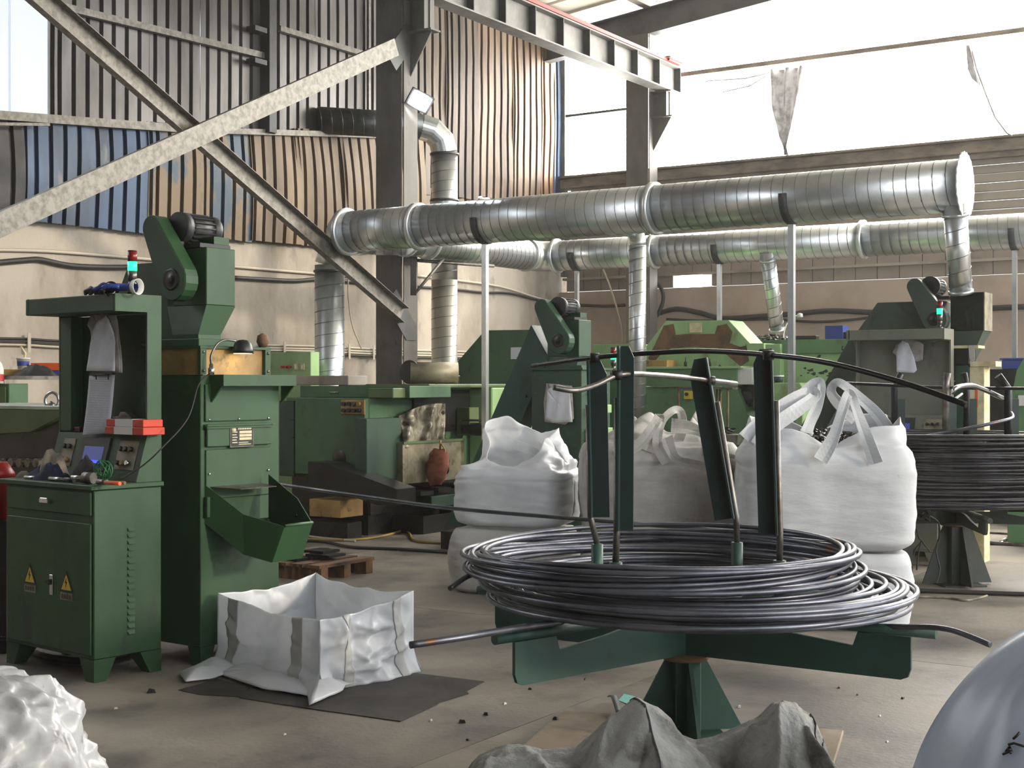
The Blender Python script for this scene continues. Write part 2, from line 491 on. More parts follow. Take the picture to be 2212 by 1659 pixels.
# daylit window band, in strips of translucent sheet
def strips(wname, b0, b1, label):
    root = None; b = b0; k = 0
    while b < b1 - .05:
        e = min(b + 1.02, b1)
        for (z0, z1) in ((4.99, 6.43), (6.5, roofz(b) + .1)):
            mb = MB(); vs = [B(-.05, x, z) for z in (z0, z1) for x in (b + .006, e - .006)]
            mb.add(vs, [(0, 1, 3, 2)])
            if root is None:
                root = mb.build(wname, M['pane']); struct(root); root['label'] = label
            else: mb.build('pane', M['pane'], root, world=True)
        b = e; k += 1
    return root
w1 = strips('window_1', .12, 1.75, 'daylit sheeting between the corner and the far column')
w2 = strips('window_2', 1.95, 17.3, 'long daylit window band right of the far column')
b0 = onright(1352, 300)[0]
o = bbox_prism('mullion', M['sill'], -.04, .04, 1.95, 17.3, 6.43, 6.5, w2)
bbox_prism('mullion', M['steel_dark'], .05, .09, 0.0, 1.6, 5.99, 6.03, w1)
# unseen back wall, added dark to cut light from behind the camera
wbk = bbox_prism('wall_back_blocker', M['darksheet'], 21.1, 21.4, -.3, 17.6, 0, 9.3); struct(wbk)

# ---- roof: sheet and purlins, rafter
mb = MB()
vs = [B(a, b, roofz(b) + t) for t in (0, .06) for (a, b) in ((-.4, -.4), (-.4, 17.6), (21.4, 17.6), (21.4, -.4))]
mb.add(vs, [(0, 1, 2, 3), (7, 6, 5, 4), (0, 4, 5, 1), (1, 5, 6, 2), (2, 6, 7, 3), (3, 7, 4, 0)])
ce = mb.build('ceiling', M['roof']); struct(ce); ce['label'] = 'pale profiled roof sheeting'
pb = .5
while pb < 17:
    z = roofz(pb)
    bbox_prism('purlin', M['purlin'], -.2, 21, pb, pb + .07, z - .2, z - .03, ce)
    bbox_prism('purlin_lip', M['purlin'], -.2, 21, pb + .07, pb + .14, z - .2, z - .18, ce)
    pb += 1.35
k = 0
a = .2
while a < 21:
    mb = MB(); vs = [B(x, b, roofz(b) - d) for (x, d) in ((a, .005), (a + .03, .03), (a + .06, .005)) for b in (-.3, 17.5)]
    mb.add(vs, [(0, 1, 3, 2), (2, 3, 5, 4)])
    mb.build('roof_rib', M['roof'], ce, world=True); a += .62
# rafters (sloping I-beams)
def ibeam_b(name, aC, bA, bB, zA, zB, h, w, tw, mt, label=None, parent=None):
    mb = MB()
    for (y0, y1, z0, z1) in ((-w / 2, w / 2, 0, .02), (-tw / 2, tw / 2, .02, h - .02), (-w / 2, w / 2, h - .02, h)):
        vs = [B(aC + y, b, z + d) for (b, z) in ((bA, zA), (bB, zB)) for (y, d) in ((y0, z0), (y1, z0), (y1, z1), (y0, z1))]
        mb.add(vs, [(0, 1, 2, 3), (7, 6, 5, 4), (0, 4, 5, 1), (1, 5, 6, 2), (2, 6, 7, 3), (3, 7, 4, 0)])
    return mb.build(name, mt, parent, world=parent is not None)
zr = lambda b: roofz(b) - .62
t1 = ibeam_b('trim_1', .55, -.1, 17.4, zr(-.1), zr(17.4), .42, .2, .02, M['steel_dark']); struct(t1); t1['label'] = 'dark sloping rafter over the far column'
t2 = ibeam_b('trim_2', 7.0, -.1, 17.4, zr(-.1), zr(17.4), .42, .2, .02, M['steel_dark']); struct(t2); t2['label'] = 'dark sloping rafter over the braced column'

# ---- columns with crane brackets
def column(name, aC, label, deep=.42, wide=.27, base_plate=True):
    fr = Fr(B(aC, 1.75, 0).x, B(aC, 1.75, 0).y, math.degrees(ROT))
    t = thing(name, label, 'column', fr)
    zt = roofz(1.75) - .6
    # H section: web along x (local), flanges face the hall
    MB().box(-.21, -.195, -wide / 2, wide / 2, 0, zt).build('flange', M['steel_col'], t)
    MB().box(.195, .21, -wide / 2, wide / 2, 0, zt).build('flange', M['steel_col'], t)
    MB().box(-.195, .195, -.16, -.145, 0, zt).build('web', M['steel_col'], t)
    MB().box(-.28, .28, -.22, .22, 0, .03).build('base_plate', M['steel_col'], t)
    zb = 5.7
    bk = MB(); bk.box(.211, .58, -.1, .1, zb, zb + .02); bk.box(.211, .5, -.006, .006, zb + .02, 6.1)
    bk.box(.47, .485, -.1, .1, zb + .02, 6.1); bk.box(.211, .56, -.1, .1, 6.1, 6.12)
    b = bk.build('bracket', M['steel_col'], t)
    MB().prism([(.211, zb), (.52, zb), (.211, zb - .5)], 'y', -.008, .008).build('gusset', M['steel_col'], t)
    return t, fr
col1, frc1 = column('steel_column', 6.9, 'dark grey steel column carrying the floodlight, where the braces meet')
col2, frc2 = column('steel_column', .5, 'grey steel column standing against the bright far window')

# ---- crane beam from bracket to bracket
fr = Fr(B(3.7, 2.16, 0).x, B(3.7, 2.16, 0).y, math.degrees(ROT))
t = thing('crane_beam', 'grey crane runway beam with stiffeners on the column brackets', 'beam', fr)
L = 3.55
MB().box(-.12, .12, -L - 6, L, 6.125, 6.145).build('bottom_flange', M['steel_beam'], t)
MB().box(-.006, .006, -L - 6, L, 6.145, 6.53).build('web', M['steel_beam'], t)
MB().box(-.12, .12, -L - 6, L, 6.53, 6.55).build('top_flange', M['steel_beam'], t)
st = None
for k in range(13):
    y = L - .02 - k * .73
    if st is None: st = MB().box(.007, .115, -.007, .007, 6.146, 6.529).build('stiffener', M['steel_dark'], t); st.location = (0, y, 0)
    else: share(st, 'stiffener', t, (0, y, 0))
    share(st, 'stiffener', t, (0, y, 0), (0, 0, 0), (-1, 1, 1))
MB().box(-.04, .04, -L - 6, L - .1, 6.551, 6.6).build('crane_rail', M['steel_dark'], t)
MB().box(.09, .125, -L - 6, L - .25, 6.56, 6.61).build('conductor_rail', M['red_rail'], t)
MB().box(.06, .16, L - .5, L + .02, 6.565, 6.6).build('end_stop', M['red_rail'], t)
o = MB().box(-.06, .2, L - .55, L - .02, 6.602, 6.625).build('end_plate', M['galv_brace'], t)

# ---- X bracing between the braced column and the next one, out of view to the left
def brace(p0, p1, w, label, flip=1, dep=.06, bpl=1.75):
    """galvanised channel between two pixel points in the bracing plane"""
    (a0, z0), (a1, z1) = onleft(p0[0], p0[1], bpl), onleft(p1[0], p1[1], bpl)
    s = Vector((a1 - a0, z1 - z0)); Ln = s.length; s.normalize(); nrm = Vector((-s.y, s.x))
    if nrm.y < 0: nrm = -nrm
    def pt(d, h, b): 
        return B(a0 + s.x * d + nrm.x * h, bpl + b, z0 + s.y * d + nrm.y * h)
    mb = MB()
    for (h0, h1, b0, b1) in ((-w / 2, w / 2, .0, .006), (-w / 2, -w / 2 + .006, -dep, 0), (w / 2 - .006, w / 2, -dep, 0)):
        b0 *= flip; b1 *= flip
        vs = [pt(d, h, b) for d in (0, Ln) for (h, b) in ((h0, b0), (h1, b0), (h1, b1), (h0, b1))]
        mb.add(vs, [(0, 1, 2, 3), (7, 6, 5, 4), (0, 4, 5, 1), (1, 5, 6, 2), (2, 6, 7, 3), (3, 7, 4, 0)])
    o = mb.build('brace', M['galv_brace']); tag(o, label, 'brace', 'cross braces of the column'); return o
brace((856, 102), (-190, 572), .2, 'galvanised channel brace rising right to the bracket of the dark column', 1, .06, 2.15)
brace((868, 682), (30, -48), .2, 'galvanised channel brace falling right towards the duct, open side up', -1, .08, 1.98)
g = MB(); 
for (y, s) in ((100, 1), (680, -1)):
    a0, z0 = onleft(868, y, 2.0)
    g.prism([(-.5, z0 - .12 * s), (-.3, z0 - .3 * s), (.1, z0 + .12 * s), (.1, z0 + .3 * s), (-.1, z0 + .3 * s)], 'x', .212, .222)
g.build('gusset', M['steel_dark'], col1)

# ---- floodlight on the column
fp = P(907, 219, 16.75)
t = thing('floodlight', 'square LED floodlight clamped to the dark column', 'floodlight', loc=fp, rz=ROT)
Mx = Matrix.Rotation(math.radians(55), 4, 'Z') @ Matrix.Rotation(math.radians(24), 4, 'Y') @ Matrix.Rotation(math.radians(24), 4, 'X')
M['led'] = mat('lit LED window', (1, 1, 1, 1), emit=(.9, .96, 1, 1), estr=40)
MB().box(-.15, .15, .0, .05, -.11, .11, Mx).build('housing', M['steel_dark'], t, bevel=.006)
MB().box(-.12, .12, -.006, -.001, -.085, .085, Mx).build('lens', M['led'], t)
MB().box(-.2, -.14, -.01, .07, -.015, .015).build('arm', M['steel_dark'], t)
ld = bpy.data.lights.new('flood', 'SPOT'); ld.energy = 60; ld.spot_size = 2.2; ld.spot_blend = .6; ld.color = (.9, .96, 1); ld.shadow_soft_size = .1
lo = bpy.data.objects.new('flood_beam', ld); COL.objects.link(lo); lo.parent = t
lo.matrix_basis = Mx @ Matrix.Translation((0, -.03, 0)) @ Matrix.Rotation(pi / 2, 4, 'X')

# ---- hanging plastic curtains in the window band
def curtain(pts_left, pts_right, label, folds=5, a=.22, name='plastic_curtain'):
    mb = MB()
    pl = [onright(x, y, a) for (x, y) in pts_left]; pr = [onright(x, y, a) for (x, y) in pts_right]
    n = len(pl) - 1
    def fn(u, v):
        i = min(int(v * n), n - 1); f = v * n - i
        l = (pl[i][0] * (1 - f) + pl[i + 1][0] * f, pl[i][1] * (1 - f) + pl[i + 1][1] * f)
        r = (pr[i][0] * (1 - f) + pr[i + 1][0] * f, pr[i][1] * (1 - f) + pr[i + 1][1] * f)
        return B(a + .06 * math.sin(u * folds * pi) + .03 * nz(u * 4, v * 5), l[0] + (r[0] - l[0]) * u, l[1] + (r[1] - l[1]) * u)
    mb.grid(fn, 28, 20)
    o = mb.build(name, M['curtain']); return tag(o, label, 'plastic sheet')
curtain([(1662, 152), (1666, 230), (1684, 300), (1694, 318), (1696, 336)], [(1742, 142), (1730, 200), (1712, 280), (1702, 318), (1706, 336)], 'bunched clear plastic curtain hanging left in the window band')
curtain([(2088, 96), (2090, 150), (2098, 170)], [(2096, 96), (2110, 150), (2122, 190)], 'torn clear plastic curtain hanging under the window bar at the right', 3)
def string(name, pts, a, r, mt, label, cat, sag=0):
    q = [onright(x, y, a) for (x, y) in pts]
    mb = MB(); mb.tube([B(a, b, z) for (b, z) in q], r, 6)
    return tag(mb.build(name, mt), label, cat)
string('plastic_edge', [(1662, 158), (1610, 170), (1525, 176)], .12, .012, M['curtain'], 'upper twisted plastic edge strung across the bright window', 'plastic strip')
string('plastic_edge', [(1655, 165), (1620, 186), (1560, 200)], .12, .012, M['curtain'], 'lower twisted plastic edge strung across the bright window', 'plastic strip')
string('plastic_edge', [(2100, 110), (2110, 150), (2130, 205), (2150, 255), (2175, 288), (2186, 294)], .26, .014, M['curtain'], 'long twisted plastic edge curving down at the right of the window', 'plastic strip')
# ================================================================== DUCTS
def helix(p0, p1, r, pitch, tr=.0035, n=20):
    p0 = Vector(p0); p1 = Vector(p1); d = p1 - p0; L = d.length; d.normalize()
    u = Vector((0, 0, 1)) if abs(d.z) < .9 else Vector((1, 0, 0))
    u = (u - d * u.dot(d)).normalized(); s = d.cross(u)
    m = int(L / pitch * n); pts = []
    for i in range(m + 1):
        a = 2 * pi * i / n; pts.append(p0 + d * (L * i / m) + (u * math.cos(a) + s * math.sin(a)) * (r + tr * .3))
    return pts
def duct_part(t, p0, p1, r, mt, name='duct_segment', pitch=.112, n=36):
    o = MB().tube([p0, p1], r, n).build(name, mt, t, world=True)
    MB().tube(helix(p0, p1, r, pitch), .0035, 4).build('seam', M['seam'], o, world=True)
    return o
def ring(t, c, d, r, w=.03, h=.022, name='flange', mt=None):
    d = Vector(d).normalized(); c = Vector(c)
    return MB().tube([c - d * w / 2, c - d * w / 2 + d * .001, c + d * w / 2 - d * .001, c + d * w / 2], [r, r + h, r + h, r], 36).build(name, mt or M['flange'], t, world=True)
def arc_path(p0, d0, d1, rad, n=10):
    """fillet: leaves p0 along d0, turns to d1"""
    d0 = Vector(d0).normalized(); d1 = Vector(d1).normalized()
    ang = d0.angle(d1); nrm = (d1 - d0 * d1.dot(d0)).normalized()
    return [p0 + d0 * (rad * math.sin(ang * i / n)) + nrm * (rad * (1 - math.cos(ang * i / n))) for i in range(n + 1)]
def cradle(t, c, d, r, zfloor=0.0, pw=.055, off=.0):
    """steel strap cradle on a square pole"""
    c = Vector(c); d = Vector(d).normalized(); s = Vector((0, 0, 1)).cross(d).normalized()
    pts = [c + (s * math.sin(a) - Vector((0, 0, 1)) * math.cos(a)) * (r + .008) for a in [math.radians(x) for x in range(-95, 96, 10)]]
    o = MB().ribbon(pts, d, .07).build('cradle', M['steel_dark'], t, world=True, solid=.008)
    b = c - Vector((0, 0, r + .012))
    Mx = Matrix.Translation(b) @ Matrix.Rotation(ROT, 4, 'Z')
    MB().box(-pw / 2, pw / 2, -pw / 2, pw / 2, -(b.z - zfloor), -.0, Mx).build('support_leg', M['galv'], t, world=True)
    MB().box(-.09, .09, -.09, .09, -(b.z - zfloor), -(b.z - zfloor) + .01, Mx).build('foot_plate', M['steel_dark'], t, world=True)
ZD = 3.2
S0 = Vector((3.87, 12.0, ZD))
RM = .228
t = thing('exhaust_duct', 'long galvanised spiral duct with a round white end cap crossing in front', 'duct', loc=(S0 - W * 4).xy.to_3d(), rz=ROT)
def main_pt(s): return S0 - W * s
def s_of(px):   # distance along the main duct at a pixel column
    k = (px - CX) / FPX
    return (S0.x - k * S0.y) / (W.x - k * W.y)
cuts = [0.0, s_of(1415), s_of(905), s_of(748)]
for a, b in zip(cuts[:-1], cuts[1:]):
    duct_part(t, main_pt(a + .012), main_pt(b - .012), RM, M['galv'])
corner = main_pt(6.98); brend = Vector((.2, 18.5, ZD)); bdir = (brend - corner).normalized()
el = arc_path(main_pt(6.98 - .34), -W, bdir, .34, 12)
dirs = (el[-1] - el[-2]).normalized()
o = MB().tube([main_pt(cuts[-1])] + el, RM, 36).build('elbow', M['galv'], t, world=True)
for i in (3, 6, 9): ring(o, el[i], el[i + 1] - el[i - 1], RM, .008, .004, 'seam', M['seam'])
for i, c in enumerate(cuts[1:]): ring(t, main_pt(c), W, RM, .05, .03)
ring(t, main_pt(cuts[-1] - .03), W, RM, .012, .04)
# scalloped end cap
pts = []
for i in range(48):
    a = 2 * pi * i / 48; r = RM + .05 + (.012 if i % 2 else 0)
    pts.append((r * math.cos(a), r * math.sin(a)))
mb = MB(); nn = len(pts)
Vv = [main_pt(d) + U * x + Vector((0, 0, y)) for d in (-.002, -.012) for (x, y) in pts]
mb.add(Vv, [tuple(range(nn)), tuple(range(2 * nn - 1, nn - 1, -1))] + [(i, (i + 1) % nn, nn + (i + 1) % nn, nn + i) for i in range(nn)])
mb.build('end_cap', M['cap'], t, world=True)
for px in (1040, 1702): cradle(t, main_pt(s_of(px + 8)), W, RM)

# branch duct from the elbow to the rear duct
t = thing('exhaust_duct', 'bright short spiral duct linking the front duct elbow to the rear duct', 'duct', loc=(el[-1] + bdir * 1.5).xy.to_3d(), rz=ROT)
RB = .2
q0 = el[-1]; LB = (brend - q0).length
MB().tube([q0, q0 + bdir * .25], [RM, RB], 32).build('reducer', M['galv'], t, world=True)
q1 = B(7.35, 2.22, ZD); q2 = q0 + bdir * .25; dd = (brend - q1).normalized()
duct_part(t, q2, q1, RB, M['galv'], pitch=.1); duct_part(t, q1, q1 + dd * .42, RB, M['galv'], pitch=.5); duct_part(t, q1 + dd * .42, brend - dd * .02, RB, M['galv'], pitch=.1)
for c, d_ in ((q1, dd), (q1 + dd * .42, dd), (brend - dd * .03, dd)): ring(t, c, d_, RB, .04, .02)
# strut and bracket from the column under the branch
b1 = q0 + bdir * .9
MB().tube([b1 + Vector((.1, 0, -RB - .02)), b1 + Vector((1.0, .8, -RB - .02))], .022, 4).build('bracket_arm', M['galv_brace'], t, world=True)
MB().tube([P(896, 635, 16.6), P(958, 560, 16.9)], .02, 4).build('bracket_arm', M['galv_brace'], t, world=True)
MB().box(-.035, .035, -.03, .03, P(0, 638, 16.6).z, b1.z - RB, Matrix.Translation(Vector((P(893, 0, 16.6).x, 16.62, 0)))).build('bracket_post', M['steel_dark'], t, world=True)
# rear duct
W2 = Vector((.858, -.514, 0)).normalized()
T0 = Vector((.36, 18.78, ZD))
t = thing('exhaust_duct', 'rear galvanised spiral duct running off to the right edge', 'duct', loc=(T0 + W2 * 3).xy.to_3d(), rz=ROT)
def rear_pt(s): return T0 + W2 * s
def s_rear(px):
    k = (px - CX) / FPX
    return (k * T0.y - T0.x) / (W2.x - k * W2.y)
q = brend
el2 = [q, q + bdir * .12] + arc_path(q + bdir * .12, bdir, W2, .24, 8)[1:]
MB().tube(el2 + [rear_pt(s_rear(1203))], RB, 32).build('elbow', M['galv'], t, world=True)
RB2 = .2
cs = [s_rear(1203), s_rear(1415), s_rear(1865), 7.4]
for a, b in zip(cs[:-1], cs[1:]): duct_part(t, rear_pt(a), rear_pt(b), RB2, M['galv'], pitch=.11)
for c in cs[:-1]: ring(t, rear_pt(c), W2, RB2, .05, .03)
for px in (1240, 1548, 2186): cradle(t, rear_pt(s_rear(px + 6)), W2, RB2, pw=.05)

# tall riser with mitred elbow going out through the left wall
t = thing('riser_pipe', 'tall stained spiral riser bending left behind the dark column', 'pipe', loc=(P(960, 700, 18.9)).xy.to_3d())
RR = .176
base = P(960, 800, 18.9); base.z = .0
we = P(686, 260, 18.35); hz = we.z
topc = Vector((base.x, base.y, hz))
dl = (we - topc).normalized()
zs = [0, 2.2, 3.95, 4.42]
duct_part(t, base, Vector((base.x, base.y, 2.9)), RR, M['galv_rust'], 'duct_segment', .135)
duct_part(t, Vector((base.x, base.y, 2.9)), Vector((base.x, base.y, hz - .34)), RR, M['galv'], 'duct_segment', .135)
ring(t, Vector((base.x, base.y, 3.97)), (0, 0, 1), RR, .03, .02, 'flange', M['galv_dark'])
ring(t, Vector((base.x, base.y, hz - .36)), (0, 0, 1), RR, .03, .02, 'flange', M['galv_dark'])
e3 = arc_path(Vector((base.x, base.y, hz - .34)), (0, 0, 1), dl, .34, 3)
o = MB().tube(e3, RR, 28).build('elbow', M['galv'], t, world=True)
for p in o.data.polygons: p.use_smooth = False
duct_part(t, e3[-1], we, RR, M['galv_dark'], 'duct_segment', .14)
# short riser under the front elbow
t = thing('riser_pipe', 'grey spiral riser standing below the front duct elbow', 'pipe', loc=P(712, 800, 16.2).xy.to_3d())
b2 = P(712, 800, 16.2)
duct_part(t, Vector((b2.x, b2.y, 0)), Vector((b2.x, b2.y, 2.87)), .172, M['galv'], 'duct_segment', .14)
MB().tube([Vector((b2.x, b2.y, 2.87)), Vector((b2.x + .03, b2.y, 2.98)), Vector((b2.x + .1, b2.y - .0, 3.07))], [.172, .172, .15], 28).build('elbow', M['galv'], t, world=True)
ring(t, Vector((b2.x, b2.y, 2.8)), (0, 0, 1), .172, .025, .015, 'flange', M['galv_dark'])
# thin riser at the machine in the middle
t = thing('riser_pipe', 'thin galvanised riser standing before the rear duct, elbow at its top', 'pipe', loc=P(1377, 800, 16.0).xy.to_3d())
b3 = P(1377, 800, 16.0)
duct_part(t, Vector((b3.x, b3.y, 1.0)), Vector((b3.x, b3.y, 3.08)), .098, M['galv'], 'duct_segment', .13, 24)
e4 = arc_path(Vector((b3.x, b3.y, 3.08)), (0, 0, 1), -U, .2, 8)
MB().tube(e4 + [e4[-1] - U * 1.7], .098, 24).build('elbow', M['galv'], t, world=True)
ring(t, e4[-1] - U * .02, -U, .098, .03, .015)
# drop pipes
def drop(p_top, p_bot, r, label, collar=True, mt='galv'):
    t = thing('drop_pipe', label, 'pipe', loc=p_bot)
    duct_part(t, p_bot, p_top, r, M[mt], 'duct_segment', .12, 24)
    d = (p_top - p_bot).normalized()
    ring(t, p_top - d * .1, d, r, .03, .014, 'flange', M['galv']); ring(t, p_bot + d * .02, d, r, .03, .008, 'flange', M['galv'])
    return t
drop(P(1657, 545, 17.0), P(1679, 716, 17.3), .09, 'slanting thin drop pipe from the rear duct to the green machine')
drop(P(2062, 440, 12.0), P(2076, 636, 12.15), .098, 'stub drop pipe hanging below the round white duct end cap')

# ================================================================== WALL CABLES
def wire_left(name, pts, b, r, mt, label, cat='cable', n=6, sub=4, parent=None):
    q = [B(*((lambda az: (az[0], b, az[1]))(onleft(x, y, b)))) for (x, y) in pts]
    o = MB().tube(smooth_path(q, sub), r, n).build(name, mt, parent, world=parent is not None)
    if parent is None: tag(o, label, cat, 'cables along the plaster wall')
    return o
def smooth_path(q, sub=4):
    q = [Vector(p) for p in q]; out = []
    for i in range(len(q) - 1):
        p0 = q[max(i - 1, 0)]; p1 = q[i]; p2 = q[i + 1]; p3 = q[min(i + 2, len(q) - 1)]
        for k in range(sub):
            t = k / sub
            out.append(.5 * ((2 * p1) + (p2 - p0) * t + (2 * p0 - 5 * p1 + 4 * p2 - p3) * t * t + (3 * p1 - p0 - 3 * p2 + p3) * t ** 3))
    out.append(q[-1]); return out
wire_left('conduit', [(-40, 540), (100, 543), (270, 556), (430, 570), (690, 592), (820, 601)], -.06, .02, M['conduit'], 'pale conduit high on the plaster wall, left of the column')
wire_left('cable', [(-40, 571), (60, 562), (90, 562), (150, 574), (230, 578), (300, 577)], -.05, .03, M['cable'], 'thick black cable swag behind the control cabinet hood')
wire_left('cable', [(500, 600), (570, 604), (640, 607), (700, 604), (820, 615)], -.05, .026, M['cable'], 'thick black cable behind the grey riser')
for k, y in enumerate((733, 741, 746)):
    wire_left('cable', [(-40, y - 2), (60, y), (125, y + 4), (300, y + 10)], -.05 + .005 * k, .014, M['cable'] if k < 2 else M['conduit'], ('top', 'middle', 'bottom')[k] + ' line of the three cables above the back workbench')
for k, y in enumerate((748, 754, 759, 764)):
    wire_left('cable', [(560, y - 2), (700, y + 1), (820, y + 7), (1000, y + 12), (1080, y + 16)], -.05 + .006 * k, .014, M['conduit'] if k < 3 else M['cable'], ('topmost', 'second', 'third', 'lowest black')[k] + ' cable of the bundle low behind the column')
wire_left('cable', [(900, 596), (985, 606), (1080, 620), (1160, 644), (1212, 656)], -.05, .018, M['conduit'], 'pale cable sagging to the corner right of the column')
wire_left('cable', [(900, 620), (985, 626), (1040, 632), (1100, 634), (1160, 648), (1212, 654)], -.05, .02, M['cable'], 'black cable sagging to the corner right of the column')
tie = None
for (x, y) in ((60, 741), (612, 756), (752, 760), (805, 762)):
    a, z = onleft(x, y, -.03)
    o = MB(); o.add([B(a - .02, -.012, z - .1), B(a + .02, -.012, z - .1), B(a + .02, -.012, z + .1), B(a - .02, -.012, z + .1), B(a - .02, -.004, z - .1), B(a + .02, -.004, z - .1), B(a + .02, -.004, z + .1), B(a - .02, -.004, z + .1)],
          [(0, 1, 2, 3), (4, 5, 6, 7), (0, 1, 5, 4), (1, 2, 6, 5), (2, 3, 7, 6), (3, 0, 4, 7)])
    o.build('cable_clip', M['conduit'], wl, world=True)
def wire_right(pts, a, r, label, sub=4, mt='cable'):
    q = [(lambda bz: B(a, bz[0], bz[1]))(onright(x, y, a)) for (x, y) in pts]
    return tag(MB().tube(smooth_path(q, sub), r, 6).build('cable', M[mt], None), label, 'cable', 'cables along the brown far wall')
wire_right([(1232, 658), (1300, 662), (1350, 660)], .06, .025, 'cable pair behind the thin riser at the corner')
wire_right([(1415, 680), (1460, 668), (1510, 676), (1560, 688), (1640, 684), (1720, 678), (1800, 672), (1920, 676), (2100, 668), (2240, 662)], .06, .04, 'thick black cable bundle along the brown far wall')
wire_right([(1440, 690), (1540, 694), (1660, 690), (1760, 696), (1850, 690), (1950, 676)], .05, .02, 'thin cable sagging below the bundle on the brown far wall')
wire_right([(1415, 610), (1428, 622), (1433, 645), (1425, 672), (1412, 692)], .3, .035, 'coiled black cable loop hanging beside the far column')
wire_right([(1300, 575), (1318, 620), (1342, 700), (1345, 742)], .5, .016, 'pale cord slanting down left of the thin riser', mt='conduit')
wire_left('cord', [(753, 588), (752, 640), (760, 700), (775, 740), (782, 756)], .3, .008, M['conduit'], 'thin cord dangling from the brace')
# ================================================================== MATERIALS FOR MACHINES
def gpaint(name, r, g, b, dirt=(40, 44, 38), rough=.52, sc=1.6, lo3=.6, hi3=.76, **k):
    return mat(name, srgb(r, g, b), rough, 0, col2=srgb(int(r * .8), int(g * .82), int(b * .8)), scale=sc, lo=.4, hi=.68, stretch=(1, 1, .55), col3=srgb(*dirt), scale3=4.5, lo3=lo3, hi3=hi3, bump=.04, bscale=25, rough2=rough + .15, **k)
M['green'] = gpaint('green machine paint', 37, 73, 40)
M['green_pale_lit'] = gpaint('lit pale green machine paint', 146, 180, 126, dirt=(110, 112, 64))  # pale green raised to put the light on lit faces into the colour
M['green_dk'] = gpaint('dark green machine paint', 38, 70, 52)
M['teal'] = gpaint('teal stand paint', 36, 72, 64, dirt=(34, 44, 42))
M['teal_dk'] = gpaint('worn teal angle iron', 27, 48, 45, dirt=(28, 32, 32))
M['oily'] = mat('oily black steel', srgb(30, 31, 30), .35, .1, col2=srgb(18, 18, 18), scale=3, bump=.1)
M['tan'] = mat('tan panel', srgb(170, 136, 76), .5, col2=srgb(122, 96, 54), scale=3, lo=.4, hi=.66, col3=srgb(84, 68, 42), scale3=7)
M['motor'] = mat('dark motor', srgb(48, 50, 52), .5, .3)
M['chrome'] = mat('bright steel', srgb(196, 198, 200), .25, 1.0)
M['steel'] = mat('bare steel', srgb(120, 118, 114), .4, .85, col2=srgb(86, 78, 70), scale=8)
M['paper'] = mat('paper', srgb(214, 216, 224), .85, col2=srgb(196, 198, 206), scale=5)
M['paper_dirty'] = mat('soiled paper', srgb(172, 168, 164), .85, col2=srgb(128, 122, 116), scale=6)
M['ink'] = mat('ink', srgb(96, 100, 120), .8)
M['black'] = mat('black plastic', srgb(24, 25, 26), .45)
M['yellow'] = mat('warning yellow', srgb(206, 176, 50), .5)
M['white'] = mat('white enamel', srgb(214, 214, 210), .5)
M['cream'] = mat('cream label', srgb(206, 196, 160), .6, col2=srgb(176, 160, 120), scale=9)
M['red'] = mat('red plastic', srgb(176, 34, 28), .4)
M['orange'] = mat('orange plastic', srgb(214, 92, 44), .5)
M['blue'] = mat('blue plastic', srgb(48, 66, 140), .5)
M['redlens'] = mat('red lens', srgb(120, 22, 22), .3)
M['greenlens'] = mat('lit green lens', srgb(20, 220, 110), .3, emit=(.02, .9, .28, 1), estr=1.6)
M['screen'] = mat('lit screen', srgb(60, 72, 130), .3, emit=(.1, .14, .45, 1), estr=.18)
M['screen_bar'] = mat('lit screen bar', srgb(40, 60, 240), .3, emit=(.06, .1, 1, 1), estr=.8)
M['rust'] = mat('rusty steel', srgb(116, 88, 60), .8, .1, col2=srgb(80, 62, 46), scale=5, bump=.2)
M['panelgrey'] = mat('grimy control plate', srgb(136, 130, 112), .6, .2, col2=srgb(92, 84, 66), scale=8)

def stack_light(t, p, s=1.0, lit=True):
    """signal tower as a part with its lenses"""
    x, y, z = p
    r = .023 * s
    b = MB(); b.cyl((x, y, z), (x, y, z + .012 * s), r * 1.2); b.cyl((x, y, z + .012 * s), (x, y, z + .03 * s), r * .55)
    b.lathe([(r * .5, 0), (r * .9, .01 * s), (r * .9, .03 * s), (r * .5, .04 * s)], (x, y, z + .03 * s)); b.cyl((x, y, z + .07 * s), (x, y, z + .12 * s), r)
    o = b.build('signal_tower', M['steel'], t)
    MB().cyl((x, y, z + .121 * s), (x, y, z + .168 * s), r * 1.04).build('green_lens', M['greenlens'], o)
    MB().cyl((x, y, z + .169 * s), (x, y, z + .22 * s), r * 1.04).build('red_lens', M['redlens'], o)
    MB().cyl((x, y, z + .2205 * s), (x, y, z + .226 * s), r * 1.0).build('cap', M['black'], o)
    return o

